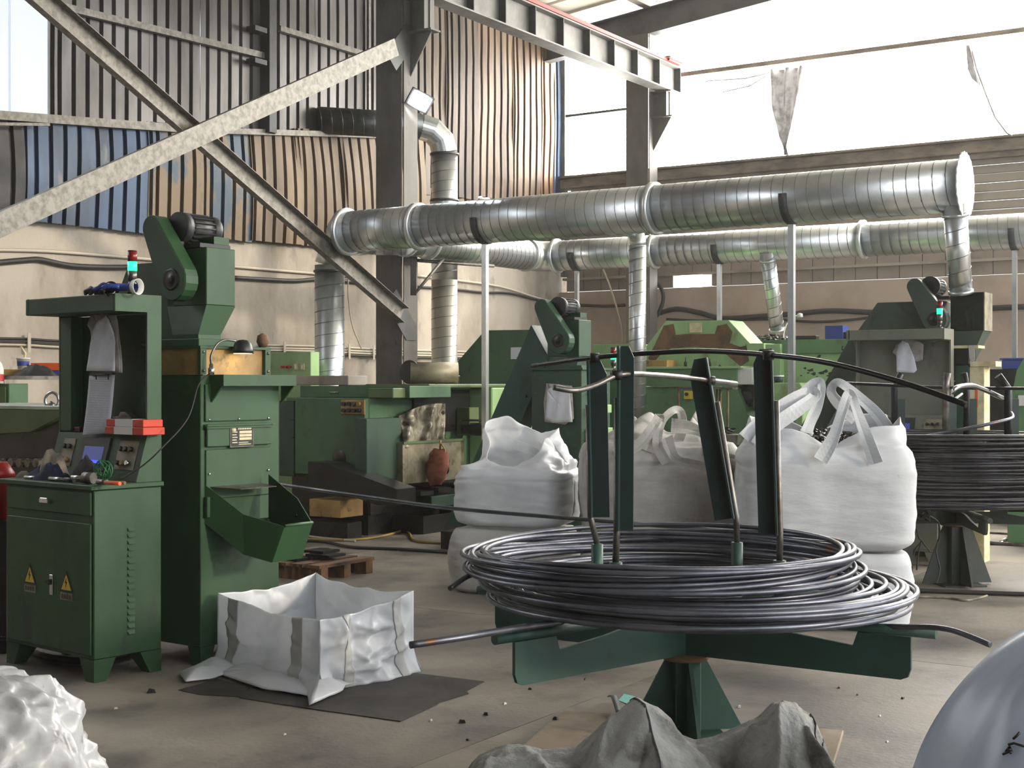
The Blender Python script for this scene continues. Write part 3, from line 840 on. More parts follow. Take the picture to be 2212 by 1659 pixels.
def control_cabinet(fr, label, main=True, green=None, signs=True):
    g = green or M['green']; Wd, D = .82, .405
    t = thing('control_cabinet', label, 'cabinet', fr)
    MB().box(-Wd, 0, 0, D, .115, .965).build('body', g, t, bevel=.004)
    MB().box(-Wd - .03, .012, -.025, D + .01, .966, .992).build('worktop', g, t, bevel=.004)
    for (x0, x1, x2, x3, y0, y1, y2, y3) in ((-.13, 0, -.075, -.0, 0, .13, 0, .07), (-Wd, -Wd + .13, -Wd, -Wd + .075, 0, .13, 0, .07), (-.13, 0, -.075, 0, D - .13, D, D - .07, D), (-Wd, -Wd + .13, -Wd, -Wd + .075, D - .13, D, D - .07, D)):
        MB().hull8([(x2, y2, 0), (x3, y2, 0), (x3, y3, 0), (x2, y3, 0)], [(x0, y0, .114), (x1, y0, .114), (x1, y1, .114), (x0, y1, .114)]).build('leg', g, t)
    d = MB().box(-Wd + .025, -.016, -.012, -.001, .838, .955).build('drawer', g, t, bevel=.003)
    hp = MB().prism([(-.455, .882), (-.375, .882), (-.375, .9), (-.382, .91), (-.448, .91), (-.455, .9)], 'y', -.03, -.0125)
    hp.build('handle', M['chrome'], d, bevel=.003)
    dr = MB().box(-Wd + .025, -.016, -.013, -.001, .135, .797).build('door', g, t, bevel=.003)
    lk = MB().box(-.375, -.345, -.019, -.0135, .41, .515).build('lock_plate', M['chrome'], dr, bevel=.002)
    MB().prism([(-.405, .478), (-.36, .492), (-.358, .48), (-.362, .462)], 'y', -.034, -.0195).build('lock_handle', M['black'], dr)
    if signs:
        for (sx, sz) in ((-.565, .5), (-.223, .49)):
            sg = MB().prism([(sx - .058, sz - .05), (sx + .058, sz - .05), (sx, sz + .055)], 'y', -.0155, -.0135).build('warning_sign', M['black'], dr)
            MB().prism([(sx - .043, sz - .042), (sx + .043, sz - .042), (sx, sz + .036)], 'y', -.0165, -.0156).build('warning_face', M['yellow'], sg) if False else None
            f = MB().prism([(sx - .044, sz - .042), (sx + .044, sz - .042), (sx, sz + .037)], 'y', -.017, -.0156)
            f.build('warning_face', M['yellow'], dr)
            MB().prism([(sx + .004, sz + .022), (sx - .012, sz - .006), (sx - .002, sz - .006), (sx - .006, sz - .034), (sx + .012, sz - .0), (sx + .002, sz)], 'y', -.0178, -.0171).build('lightning_mark', M['black'], dr)
            MB().box(sx - .055, sx + .055, -.0155, -.0135, sz - .095, sz - .056).build('sign_caption_plate', M['panelgrey'], dr)
            c = MB()
            for k in range(4):     # four blocky characters
                x0 = sx - .044 + k * .023
                c.box(x0, x0 + .016, -.0162, -.0156, sz - .07, sz - .067); c.box(x0 + .006, x0 + .009, -.0162, -.0156, sz - .087, sz - .063)
                c.box(x0, x0 + .003, -.0162, -.0156, sz - .087, sz - .07); c.box(x0 + .013, x0 + .016, -.0162, -.0156, sz - .087, sz - .07)
                if k % 2: c.box(x0, x0 + .016, -.0162, -.0156, sz - .08, sz - .077)
            c.build('sign_caption', M['black'], dr)
    lv = None
    for k in range(17):
        z = .23 + k * .033
        if lv is None:
            lv = MB().prism([(.195, -.008), (.24, -.008), (.24, .008), (.195, .008)], 'x', .0, .006)
            lv = MB().add([(0.0005, .195, -.009), (.0005, .24, -.009), (.0005, .24, .009), (.0005, .195, .009), (.012, .2, -.011), (.012, .235, -.011)], [(0, 1, 5, 4), (4, 5, 2, 3), (0, 4, 3), (1, 2, 5)]).build('louvre', g, t)
            lv.location = (0, 0, z)
        else: share(lv, 'louvre', t, (0, 0, z))
    # upper part: back, side panels, canopy
    yb, yf, yc = .317, .124, .249
    prof = [(D, .993), (D, 1.962), (yf, 1.962), (yf, 1.872), (yb, 1.872), (yb, 1.235), (yc, .993)]
    MB().prism(prof, 'x', -.012, 0).build('side_panel', g, t)
    MB().prism(prof, 'x', -Wd, -Wd + .012).build('side_panel', g, t)
    MB().box(-Wd + .013, -.013, D - .012, D, 1.0, 1.87).build('back_panel', g, t)
    if main: MB().box(-Wd + .013, -Wd + .12, yb, D - .013, 1.24, 1.87).build('side_box', g, t, bevel=.003)
    MB().box(-Wd - .02, -.013, yf, D, 1.873, 1.961).build('canopy', g, t, bevel=.004)
    cons = MB().prism([(yb, 1.235), (D - .014, 1.235), (D - .014, .994), (yc, .994)], 'x', -Wd + .013, -.013).build('console', g, t)
    # console frame: local axes on the slope
    sl = Vector((0, yb - yc, 1.235 - .994)); sln = sl.normalized(); nv = Vector((0, -sln.z, sln.y))
    def cp(x, s, h): return Vector((x, yc, .994)) + sln * s + nv * h
    def plate(name, x0, x1, s0, s1, h0, h1, m, par):
        vs = [cp(x, s, h) for h in (h0, h1) for s in (s0, s1) for x in (x0, x1)]
        return MB().add(vs, [(0, 2, 3, 1), (4, 5, 7, 6), (0, 1, 5, 4), (2, 6, 7, 3), (0, 4, 6, 2), (1, 3, 7, 5)]).build(name, m, par)
    sc = plate('screen_bezel', -.55, -.3, .045, .225, .001, .012, M['motor'], cons)
    plate('screen', -.515, -.335, .08, .175, .0125, .0135, M['screen'], sc)
    plate('screen_bar', -.515, -.335, .085, .1, .0138, .0145, M['screen_bar'], sc)
    for (x0, x1) in ((-.74, -.63), (-.22, -.05)):
        kp = plate('button_plate', x0, x1, .06, .215, .001, .004, M['panelgrey'], cons)
        for i in range(2 if x0 < -.5 else 3):
            for j in range(2):
                kx = x0 + .03 + i * .045; ks = .095 + j * .075
                cmat = M['black'] if j else [M['greenlens'] if False else M['green_dk'], M['tan'], M['chrome']][i % 3]
                MB().cyl(cp(kx, ks, .0045), cp(kx, ks, .022), .013, n=12).build('knob', cmat, kp)
    stack_light(t, (-.06 if not main else -.02, .24 if main else .2, 1.962), 1.0)
    return t

cab1 = Fr(-2.095, 7.03, -40)
ct1 = control_cabinet(cab1, 'dark green control cabinet with drawer and hood in the left foreground')
cab3 = Fr(3.509, 11.50, -33)
ct3 = control_cabinet(cab3, 'haze-greyed green control cabinet with hood behind the thick wire coil at the right', main=False, green=gpaint('hazed green cabinet paint', 112, 114, 101, dirt=(84, 84, 72)), signs=False)  # green paint greyed: the haze before it is put into the colour

def drive_head(t, g, dz=0.0, hop=True):
    """belt guard, motor and hopper on top of an elevator, in its frame"""
    # guard: slanted obround plate
    def obround(r0, r1, c0, c1, n=9):
        d = Vector((c1[0] - c0[0], c1[1] - c0[1])); a0 = math.atan2(d.y, d.x); pts = []
        for i in range(n + 1):
            a = a0 + pi / 2 + pi * i / n; pts.append((c0[0] + r0 * math.cos(a), c0[1] + r0 * math.sin(a)))
        for i in range(n + 1):
            a = a0 - pi / 2 + pi * i / n; pts.append((c1[0] + r1 * math.cos(a), c1[1] + r1 * math.sin(a)))
        return pts
    gd = MB().prism(obround(.07, .112, (-.405, 2.355 + dz), (-.23, 2.06 + dz)), 'y', .0, .095).build('belt_guard', g, t, bevel=.006)
    b = MB(); c = (-.235, -.0, 2.065 + dz)
    b.lathe([(.0, -.004), (.02, -.008), (.025, -.002), (.04, -.006), (.05, -.002), (.058, -.006), (.06, .0)], c, 'y', 24)
    b.build('bearing_cover', M['oily'], gd)
    m = MB(); m.cyl((-.3, .1, 2.36 + dz), (-.3, .15, 2.36 + dz), .085, n=24); m.cyl((-.3, .15, 2.36 + dz), (-.3, .31, 2.36 + dz), .072, n=24)
    m.lathe([(.072, 0), (.08, .005), (.08, .05), (.06, .065), (0, .066)], (-.3, .31, 2.36 + dz), 'y', 24)
    mo = m.build('motor', M['motor'], t)
    fin = None
    for k in range(18):
        a = 2 * pi * k / 18
        if fin is None:
            fin = MB().box(.071, .084, .16, .305, -.003, .003).build('cooling_fin', M['motor'], mo); o = fin
        else: o = share(fin, 'cooling_fin', mo)
        o.location = (-.3, 0, 2.36 + dz); o.rotation_euler = (0, a, 0)
    MB().box(-.36, -.14, .12, .34, 2.245 + dz, 2.268 + dz).build('motor_base', M['motor'], t)
    MB().box(-.345, -.33, .14, .3, 2.27 + dz, 2.32 + dz).build('motor_foot', M['motor'], t)
    MB().box(-.36, -.27, .1, .12, 2.2 + dz, 2.4 + dz).build('motor_bracket', M['motor'], t)
    if hop:
        MB().box(-.42, -.1, .13, .34, 1.93 + dz, 2.244 + dz).build('hopper', g, t, bevel=.004)
        MB().hull8([(-.34, .1, 1.77 + dz), (-.13, .1, 1.77 + dz), (-.13, .26, 1.77 + dz), (-.34, .26, 1.77 + dz)], [(-.42, .13, 1.929 + dz), (-.1, .13, 1.929 + dz), (-.1, .34, 1.929 + dz), (-.42, .34, 1.929 + dz)]).build('hopper_funnel', g, t)
        MB().box(-.34, -.13, .1, .26, 1.745 + dz, 1.769 + dz).build('hopper_neck', g, t)
        MB().box(-.38, -.06, .04, .32, 1.703 + dz, 1.744 + dz).build('hopper_flange', g, t, bevel=.003)
        MB().box(-.3, -.14, .22, .33, 2.269 + dz, 2.31 + dz).build('tension_box', g, t)

elv = Fr(-1.652, 7.44, -36)
def elevator_near():
    g = M['green']
    t = thing('parts_elevator', 'tall green parts elevator with chute bucket and tan panel in the left foreground', 'machine', elv)
    D = .577
    MB().box(-.56, 0, .0, D, .1, 1.548).build('body', g, t, bevel=.004)
    for (x, y) in ((-.1, 0), (-.56, 0), (-.1, D - .1), (-.56, D - .1)):
        MB().hull8([(x + .03, y + (.0 if y == 0 else .03), 0), (x + .1, y + (.0 if y == 0 else .03), 0), (x + .1, y + (.07 if y == 0 else .1), 0), (x + .03, y + (.07 if y == 0 else .1), 0)], [(x, y, .099), (x + .1, y, .099), (x + .1, y + .1, .099), (x, y + .1, .099)]).build('foot', g, t)
    MB().box(-.54, -.012, .0, .49, 1.549, 1.69).build('upper_section', M['tan'], t)
    MB().box(-.56, .012, -.012, .505, 1.69, 1.702).build('top_plate', g, t)
    for (y0, y1) in ((-.01, .03), (.46, .5)): MB().box(-.011, .012, y0, y1, 1.551, 1.689).build('corner_strip', g, t)
    MB().box(-.56, -.53, -.01, .0, 1.551, 1.689).build('corner_strip', g, t)
    for (y, z) in ((.01, 1.57), (.01, 1.67), (.48, 1.57), (.48, 1.67)): MB().lathe([(.0, .005), (.007, .004), (.008, 0)], (.0125, y, z), 'x', 10).build('bolt', M['steel'], t)
    # shelf under the tan section
    s = MB().box(.002, .1, .06, .6, 1.535, 1.55).build('shelf', g, t)
    MB().box(.1, .112, .06, .6, 1.49, 1.55).build('shelf_lip', g, s)
    for y in (.06, .59): MB().prism([(.001, 1.534), (.1, 1.534), (.1, 1.49), (.001, 1.39)], 'y', y, y + .01).build('shelf_gusset', g, s)
    # front panels on the lit side
    MB().box(.001, .012, .025, .51, 1.3, 1.5).build('access_panel', g, t, bevel=.003)
    pl = MB().box(.001, .02, .03, .5, 1.165, 1.285).build('access_panel', g, t, bevel=.003)
    MB().prism([(.001, 1.285), (.03, 1.27), (.03, 1.262), (.001, 1.262)], 'y', .02, .51).build('drip_lip', g, t)
    MB().box(.001, .01, .03, .5, .885, 1.15).build('access_panel', g, t, bevel=.003)
    for (y, z) in ((.05, 1.31), (.26, 1.31), (.48, 1.31), (.05, 1.02), (.48, 1.02)): MB().lathe([(.0, .006), (.006, .005), (.007, 0)], (.0125, y, z), 'x', 10).build('screw', M['chrome'], t)
    npl = MB().box(.0205, .0225, .187, .363, 1.155, 1.275).build('nameplate', M['black'], t)
    MB().box(.0226, .0232, .19, .36, 1.158, 1.272).build('nameplate_border', M['panelgrey'], npl)
    c = MB().box(.0233, .0237, .194, .356, 1.162, 1.268).build('nameplate_face', M['black'], npl)
    c = MB()
    for k in range(3): c.box(.0238, .0243, .255, .345, 1.195 + k * .018, 1.209 + k * .018)
    for k in range(8): c.box(.0238, .0243, .245 + k * .0125, .254 + k * .0125, 1.252, 1.261)
    for k in range(5): c.box(.0238, .0243, .203, .24 - .006 * (k % 2), 1.18 + k * .014, 1.185 + k * .014); 
    for k in range(2): c.box(.0238, .0243, .25, .34 - .02 * k, 1.17 + k * .01, 1.174 + k * .01)
    c.build('nameplate_print', M['cream'], npl)
    MB().lathe([(0, .0006), (.016, .0005), (.016, 0)], (.0239, .215, 1.252), 'x', 16).build('nameplate_emblem', M['cream'], npl)
    # chute bucket
    A0, A1, A2 = Vector((0.0, .03)), Vector((.2, .12)), Vector((.43, .19))
    F0, F1, F2 = Vector((.06, .44)), Vector((.3, .42)), Vector((.43, .40))
    b = MB()
    def v(p, z): return (p.x, p.y, z)
    bi = Vector((.36, .17)), Vector((.36, .39))
    near = [v(A0, .965), v(A1, .81), v(A2, .755), v(bi[0], .565), v(A1, .6), v(A0, .76)]
    far = [v(F0, 1.0), v(F1, .88), v(F2, .755), v(bi[1], .565), v(Vector((.2, .42)), .6), v(F0, .76)]
    n0 = b.add(near, [(0, 1, 4, 5), (1, 2, 3, 4)]); 
    b.add(far, [(0, 1, 4, 5), (1, 2, 3, 4)])
    b.add([v(A2, .755), v(F2, .755), v(bi[1], .565), v(bi[0], .565)], [(0, 1, 2, 3)])
    b.add([v(bi[0], .565), v(bi[1], .565), v(Vector((.2, .42)), .6), v(A1, .6), v(F0, .76), v(A0, .76)], [(0, 1, 2, 3), (3, 2, 4, 5)])
    ck = b.build('chute_bucket', g, t, solid=.006)
    lp = MB().tube([v(A2, .758), v(F2, .758)], .009, 8).build('bucket_lip', g, ck)
    MB().add([(.012, .06, .95), (.16, .14, .94), (.16, .4, .94), (.012, .43, .95)], [(0, 1, 2, 3)]).build('chute_flap', M['steel'], t, solid=.004)
    MB().box(.003, .03, .02, .1, .79, .9).build('hinge_plate', g, t, bevel=.003)
    MB().lathe([(.0, .012), (.01, .01), (.011, 0)], (.031, .06, .85), 'x', 10).build('bolt', M['steel'], t)
    MB().lathe([(.0, -.012), (.01, -.01), (.011, 0)], (.3, .412, .79), 'y', 10).build('bolt', M['oily'], t)
    drive_head(t, g)
    # head casing of the inclined conveyor behind
    MB().prism([(-1.0, 1.75), (-.75, 2.18), (-.42, 2.18), (-.36, 1.9), (-.36, 1.5), (-.62, 1.2), (-1.0, 1.2)], 'y', .13, .36).build('conveyor_head', g, t)
    return t
elevator_near()

def elevator_mid():
    g = M['green_dk']
    fr = Fr(.59, 11.9, -33)
    t = thing('parts_elevator', 'dark green parts elevator with papers, behind the upright bars of the near stand', 'machine', fr)
    dz = -.19
    MB().box(-.5, 0, 0, .5, .08, 1.62).build('body', g, t, bevel=.004)
    MB().box(-.52, .02, -.02, .52, 1.621, 1.64).build('top_plate', g, t)
    for x in (-.48, -.08):
        for y in (.02, .42): MB().box(x, x + .06, y, y + .06, 0, .079).build('foot', g, t)
    MB().box(-.02, .06, .1, .42, 1.25, 1.32).build('side_box', M['green_pale_lit'], t, bevel=.004)  # pale boxes and ledges put the side face's lit strips into the colour
    MB().box(.001, .05, .06, .46, .98, 1.12).build('side_box', M['green_pale_lit'], t, bevel=.004)
    for z in (1.3, 1.42): MB().box(.001, .03, .1, .4, z, z + .015).build('side_ledge_lit', M['green_pale_lit'], t)
    for (x, z) in ((-.46, 1.58), (-.05, 1.58), (-.46, 1.42)): MB().lathe([(0, -.005), (.006, -.004), (.007, 0)], (x, 0, z), 'y', 8).build('screw', M['steel'], t)
    drive_head(t, g, dz)
    MB().box(-.42, -.06, .1, .36, 1.641, 1.75 + dz + .02 if 1.75 + dz > 1.641 else 1.66).build('funnel_seat', g, t)
    # inclined conveyor leg
    y0, y1 = .12, .34
    q = [fr.fx(x, y, y0) for (x, y) in ((1147, 702), (1186, 775), (1026, 1135), (962, 1135))]
    lg = MB().prism([(p.x, p.z) for p in q], 'y', y0, y1).build('conveyor_leg', M['teal'], t, bevel=.004)
    w = MB()
    for k in range(7):
        f = .08 + k * .13
        p = q[0].lerp(q[3], f); p2 = q[1].lerp(q[2], f)
        c = p.lerp(p2, .8)
        w.lathe([(0, -.012), (.013, -.01), (.015, 0)], (c.x, y0, c.z), 'y', 8)
    for k in range(7): pass
    w = None
    for k in range(6):
        f = .1 + k * .15; c = q[0].lerp(q[3], f).lerp(q[1].lerp(q[2], f), .8)
        MB().lathe([(0, -.012), (.013, -.01), (.015, 0)], (c.x, y0, c.z), 'y', 8).build('bolt', g, lg)
    pb = fr.fx(985, 1120, y0)
    MB().box(pb.x - .12, pb.x + .3, .05, .5, 0, .16).build('conveyor_boot', M['oily'], t)
    stack_light(t, (.12 + .15, .2, 1.5), .62) if False else None
    return t, fr
elm, elmf = elevator_mid()

def elevator_right():
    g = gpaint('slate green paint', 62, 74, 66)
    fr = Fr(3.86, 12.05, -33)
    t = thing('parts_elevator', 'dark slate parts elevator head standing behind the right control cabinet', 'machine', fr)
    MB().box(-.5, 0, 0, .5, .08, 1.52).build('body', g, t, bevel=.004)
    MB().box(-.5, -.38, .05, .17, 0, .079).build('foot', g, t); MB().box(-.12, 0, .05, .17, 0, .079).build('foot', g, t)
    MB().box(-.5, -.38, .33, .45, 0, .079).build('foot', g, t); MB().box(-.12, 0, .33, .45, 0, .079).build('foot', g, t)
    drive_head(t, g, 0.0, False)
    MB().prism([(-1.02, 1.9), (-.78, 2.23), (-.2, 2.23), (-.2, 1.6), (-.9, 1.6)], 'y', .13, .4).build('conveyor_head', g, t, bevel=.004)
    hopper_m = M['oily']
    MB().box(-.12, .16, .1, .36, 1.96, 2.29).build('hopper', hopper_m, t)
    MB().box(.161, .17, .1, .36, 1.96, 2.29).build('hopper_lit_side', M['panelgrey'], t)  # paler facing: rusty side, the light on it put into the colour
    MB().hull8([(-.1, .14, 1.7), (.04, .14, 1.7), (.04, .3, 1.7), (-.1, .3, 1.7)], [(-.12, .1, 1.959), (.16, .1, 1.959), (.16, .36, 1.959), (-.12, .36, 1.959)]).build('hopper_funnel', g, t)
    MB().box(-.14, .1, .1, .36, 1.53, 1.699).build('hopper_seat', g, t)
    # leaning leg to the left
    MB().prism([(-1.05, 1.9), (-.8, 1.9), (-1.55, .6), (-1.8, .6)], 'y', .15, .38).build('conveyor_leg', g, t)
    # stepped feed post in pale yellow paint
    yp = M['cream']
    return t
elevator_right()
fr = Fr(3.86, 12.05, -33)
t = thing('feed_unit', 'grimy feed unit with pale yellow post right of the cabinet with hood', 'machine', fr)
MB().box(.002, .12, -.2, -.012, 0, 1.66).build('body', M['green_dk'], t, bevel=.004)
MB().box(-.02, .13, -.22, -.012, 1.661, 1.8).build('guard_box', M['oily'], t, bevel=.01)
MB().box(-.02, .2, -.22, -.012, 1.801, 1.825).build('lid', M['cream'], t)
MB().add([(.12, -.223, 1.825), (.17, -.223, 1.825), (.175, -.23, 1.7), (.15, -.23, 1.68), (.13, -.228, 1.72)], [(0, 1, 2, 3, 4)]).build('rag_corner', M['paper_dirty'], t, solid=.003)
MB().box(.122, .245, -.2, -.02, 0, 1.645).build('post', M['cream'], t, bevel=.004)
MB().box(.13, .34, -.21, -.02, 1.646, 1.69).build('post_plate', M['cream'], t)
MB().box(.17, .19, -.203, -.2005, 1.3, 1.5).build('rust_mark', M['orange'], t)
# ================================================================== BACKGROUND MACHINES
def fpoly(fr, pts, y0, y1, name, mt, parent, bevel=.004):
    """prism whose front outline (pixels) lies on the frame's plane y0, running back to y1"""
    q = [fr.fx(x, y, y0) for (x, y) in pts]
    return MB().prism([(p.x, p.z) for p in q], 'y', y0, y1).build(name, mt, parent, bevel=bevel)
def frect(fr, x0, y0, x1, y1, d0, d1, name, mt, parent, bevel=.004):
    p = fr.fx(x0, y0, d0); q = fr.fx(x1, y1, d0)
    return MB().box(min(p.x, q.x), max(p.x, q.x), min(d0, d1), max(d0, d1), min(p.z, q.z), max(p.z, q.z)).build(name, mt, parent, bevel=bevel)
def srect(fr, x0, y0, x1, y1, s0, s1, name, mt, parent, bevel=.004):
    p = fr.sx(x0, y0, s0); q = fr.sx(x1, y1, s0)
    return MB().box(min(s0, s1), max(s0, s1), min(p.y, q.y), max(p.y, q.y), min(p.z, q.z), max(p.z, q.z)).build(name, mt, parent, bevel=bevel)

# ---- the cold heading machine in the middle distance
hm = Fr(-1.436, 13.77, -33)
M['green_mid'] = gpaint('header green paint', 66, 102, 70, dirt=(44, 52, 36))
M['green_olive'] = gpaint('oily green paint', 84, 104, 60, dirt=(50, 52, 28))
M['tank'] = mat('grimy tank sheet', srgb(146, 138, 118), .5, .3, col2=srgb(96, 92, 62), scale=3, col3=srgb(60, 52, 40), scale3=7)
t = thing('heading_machine', 'large green cold heading machine under the front duct, left of the inclined conveyor', 'machine', hm)
MB().box(-1.1, -.004, .06, 2.5, .58, 1.36).build('bed', M['green_mid'], t, bevel=.01)
frect(hm, 637, 861, 788, 1030, 0, .059, 'front_panel', M['green_mid'], t)
frect(hm, 603, 866, 635, 1030, .03, .059, 'front_panel', M['green_dk'], t)
frect(hm, 648, 834, 885, 860, .3, 1.0, 'upper_deck', M['green_mid'], t)
for (x, y) in ((632, 907), (632, 946)): 
    p = hm.fx(x, y, 0); MB().box(p.x - .02, p.x + .02, -.012, -.0, p.z - .008, p.z + .008).build('hinge', M['oily'], t)
hl = hm.fx(733, 991, 0)
MB().lathe([(.0, -.002), (.085, -.004), (.088, -.0005)], (hl.x, 0, hl.z), 'y', 24).build('drain_hole', M['oily'], t)
cp = frect(hm, 736, 864, 787, 896, -.02, -.001, 'button_panel', M['tan'], t)
for i in range(4):
    for j in range(2):
        p = hm.fx(744 + i * 11, 873 + j * 14, -.02)
        MB().cyl((p.x, -.021, p.z), (p.x, -.05, p.z), .021, n=12).build('knob', [M['black'], M['black'], M['galv_dark'], M['tan']][i] if j == 0 else M['black'], cp)
p = hm.fx(723, 848, .3)
MB().tube([(p.x - .06, .29, p.z), (p.x + .06, .29, p.z)], .008, 8).build('grab_handle', M['chrome'], t)
# side: forward box, tank, lit housing
sb = srect(hm, 792, 905, 868, 1036, .15, .002, 'die_guard', M['green_dk'], t, .006)
tk = srect(hm, 870, 956, 1003, 1034, .22, .002, 'oil_tank', M['tank'], t, .004); ty0 = hm.sx(870, 956, .22); ty1 = hm.sx(1003, 956, .22)
MB().box(.2205, .235, ty0.y, ty1.y, ty0.z - .02, ty0.z + .005).build('tank_rim', M['green_olive'], t)
MB().tube([(.222, .78, .66), (.26, .78, .66), (.26, .78, .8), (.222, .78, .8)], .012, 8).build('tank_handle', M['steel'], t)
MB().box(.0, .3, 1.78, 2.9, .3, 1.46).build('flywheel_housing', M['green_pale_lit'], t, bevel=.012)
MB().box(.001, .03, .75, 1.74, 1.0, 1.44).build('die_space_shade', M['oily'], t)  # black slab stands for the shade inside the open die space
MB().box(.03, .2, 1.5, 1.68, .95, 1.25).build('die_post', M['green_olive'], t, bevel=.006)
MB().box(-.9, .29, .65, 2.9, 1.461, 1.5).build('top_deck', M['green_olive'], t, bevel=.01)
MB().box(-.05, .26, .1, .74, 1.361, 1.46).build('ledge', M['green_olive'], t, bevel=.008)
lb = MB().box(.301, .306, 2.1, 2.42, 1.16, 1.36).build('maker_label', M['white'], t)
c = MB(); 
for k in range(4): c.box(.3065, .307, 2.2 + k * .05, 2.235 + k * .05, 1.28, 1.33)
for k in range(3): c.box(.3065, .307, 2.13, 2.4, 1.18 + k * .025, 1.187 + k * .025)
c.build('label_print', M['panelgrey'], lb)
MB().box(.3065, .307, 2.125, 2.175, 1.275, 1.335).build('label_emblem', M['orange'], lb)
rp = Vector((.32, 1.7, .99))
MB().cyl((.1, 1.55, 1.02), (.42, 1.55, 1.02), .07, n=20).build('feed_roller', M['oily'], t)
MB().lathe([(0, .02), (.02, .018), (.03, .006), (.06, .004), (.062, 0)], (.421, 1.55, 1.02), 'x', 18).build('roller_hub', M['steel'], t)
MB().tube([(.22, 1.3, 1.12), (.5, 2.1, 1.1)], .012, 8).build('feed_rod', M['oily'], t)
# black chip conveyor, base and trays
q = [hm.fx(x, y, -.25) for (x, y) in ((680, 997), (720, 1000), (872, 1056), (872, 1090), (830, 1090), (680, 1040))]
MB().prism([(p.x, p.z) for p in q], 'y', -.35, -.06).build('chip_conveyor', M['oily'], t)
MB().box(-1.05, -.02, .1, 2.4, .2, .579).build('base', M['oily'], t)
MB().box(-1.1, -.9, .1, 2.3, 0, .2).build('skid', M['oily'], t); MB().box(-.25, -.05, .1, 2.3, 0, .2).build('skid', M['oily'], t)
frect(hm, 668, 1078, 735, 1120, -.3, .05, 'pump_box', M['tan'], t)
MB().box(.02, .28, .7, 1.3, .24, .36).build('gear_case', M['green_dk'], t, bevel=.01)
for k in range(3): MB().box(.0, .3, .5 + k * .3, .72 + k * .3, .38 + .02 * k, .42 + .02 * k).build('chain_guide', M['oily'], t)
tr1 = thing('drip_tray', 'open black drip tray at the front corner of the heading machine', 'tray', fr=Fr(-1.52, 13.6, -33))
def tray(t, x0, x1, y0, y1, h, mt):
    MB().box(x0, x1, y0, y1, 0, .01).build('tray_floor', mt, t)
    for k, (a, b, c, d) in enumerate(((x0, x1, y0, y0 + .012), (x0, x1, y1 - .012, y1), (x0, x0 + .012, y0 + .0121, y1 - .0121), (x1 - .012, x1, y0 + .0121, y1 - .0121))):
        MB().box(a, b, c, d, .0101, h).build('tray_wall', mt, t)
tray(tr1, -.95, 0.0, -.12, .1, .16, M['oily'])
tr2 = thing('drip_tray', 'long black drip tray below the oil tank of the heading machine', 'tray', fr=Fr(-1.22, 14.2, 57))
tray(tr2, .0, .85, -.4, .0, .18, M['oily'])
# things on and around it
o = MB().box(-.38, .38, -.16, .16, 0, .1).build('stone_block', M['plaster'], bevel=.008); o.location = P(712, 833, 14.7); o.rotation_euler = (0, 0, ROT); o.location.z = 1.4855
tag(o, 'pale flat stone block lying on top of the heading machine', 'block')
o.location.z = 1.4865
pt = P(900, 828, 15.2); pt.z = 1.5005
t = thing('rusty_roller', 'short rusty striped roller lying on top of the heading machine', 'roller', loc=pt, rz=ROT)
MB().cyl((-.1, 0, .13), (-.1, .02, .13), .13, n=28).build('end_disc', M['oily'], t)
MB().tube([(-.1, .02, .12), (.3, .35, .12)], .12, 24).build('drum', M['tank'], t)
fr = Fr(P(897, 800, 16.25).x, 16.25, -33)
t = thing('gear_housing', 'dark gear housing on the machine deck behind the rusty roller', 'gear housing', fr)
MB().box(0, .5, 0, .2, 1.502, 1.6).build('body', M['oily'], t, bevel=.01); MB().box(.14, .46, 0, .2, 1.601, 1.71).build('cover', M['oily'], t, bevel=.01)

# ---- dirty clear plastic draped over the die space, and the red pouch
M['dirtyplastic'] = mat('oily clear plastic', srgb(186, 180, 160), .22, col2=srgb(104, 96, 82), scale=6, lo=.4, hi=.6, col3=srgb(120, 66, 34), scale3=9, lo3=.6, hi3=.75, trans=.3)
mb = MB()
pl = [(861, 900), (868, 925), (872, 968)]; pr = [(962, 872), (962, 915), (958, 964)]
def fn(u, v):
    i = 0 if v < .5 else 1; f = v * 2 - i
    x = (pl[i][0] * (1 - f) + pl[i + 1][0] * f) * (1 - u) + (pr[i][0] * (1 - f) + pr[i + 1][0] * f) * u
    y = (pl[i][1] * (1 - f) + pl[i + 1][1] * f) * (1 - u) + (pr[i][1] * (1 - f) + pr[i + 1][1] * f) * u - 9 * math.sin(pi * u) * (1 - v) ** 2 * (1 if u > .3 else 1)
    return P(x, y, 13.95 + .8 * u + .08 * math.sin(u * 14 + v * 3) + .1 * nz(u * 5, v * 5, 3))
mb.grid(fn, 30, 22)
tag(mb.build('plastic_cover', M['dirtyplastic'], solid=.004), 'dirty clear plastic sheet draped over the die space of the heading machine', 'plastic sheet')
M['pouch'] = mat('red oily cloth', srgb(160, 96, 72), .7, col2=srgb(110, 48, 34), scale=8)
t = thing('cloth_pouch', 'oily red cloth pouch hanging from the tank rim', 'pouch', loc=P(940, 1048, 14.2))
mb = MB(); c = P(940, 1048, 14.2)
def fn(u, v):
    a = 2 * pi * u; r = .115 * (math.sin(pi * min(v * .72 + .12, 1)) ** .7)
    return Vector((r * math.cos(a) * (1 + .15 * nz(u * 6, v * 4)) + .05 * v, r * .6 * math.sin(a), .36 * v + .02 * nz(u * 4, v * 6, 2)))
mb.grid(fn, 20, 16); mb.build('bag', M['pouch'], t)
MB().tube([(.05, 0, .35), (.06, -.02, .42), (.1, -.03, .36), (.11, -.03, .2)], .008, 6).build('tie', M['tan'], t)
MB().tube([(.05, 0, .35), (.05, .03, .45)], .01, 6).build('tie', M['tan'], t)
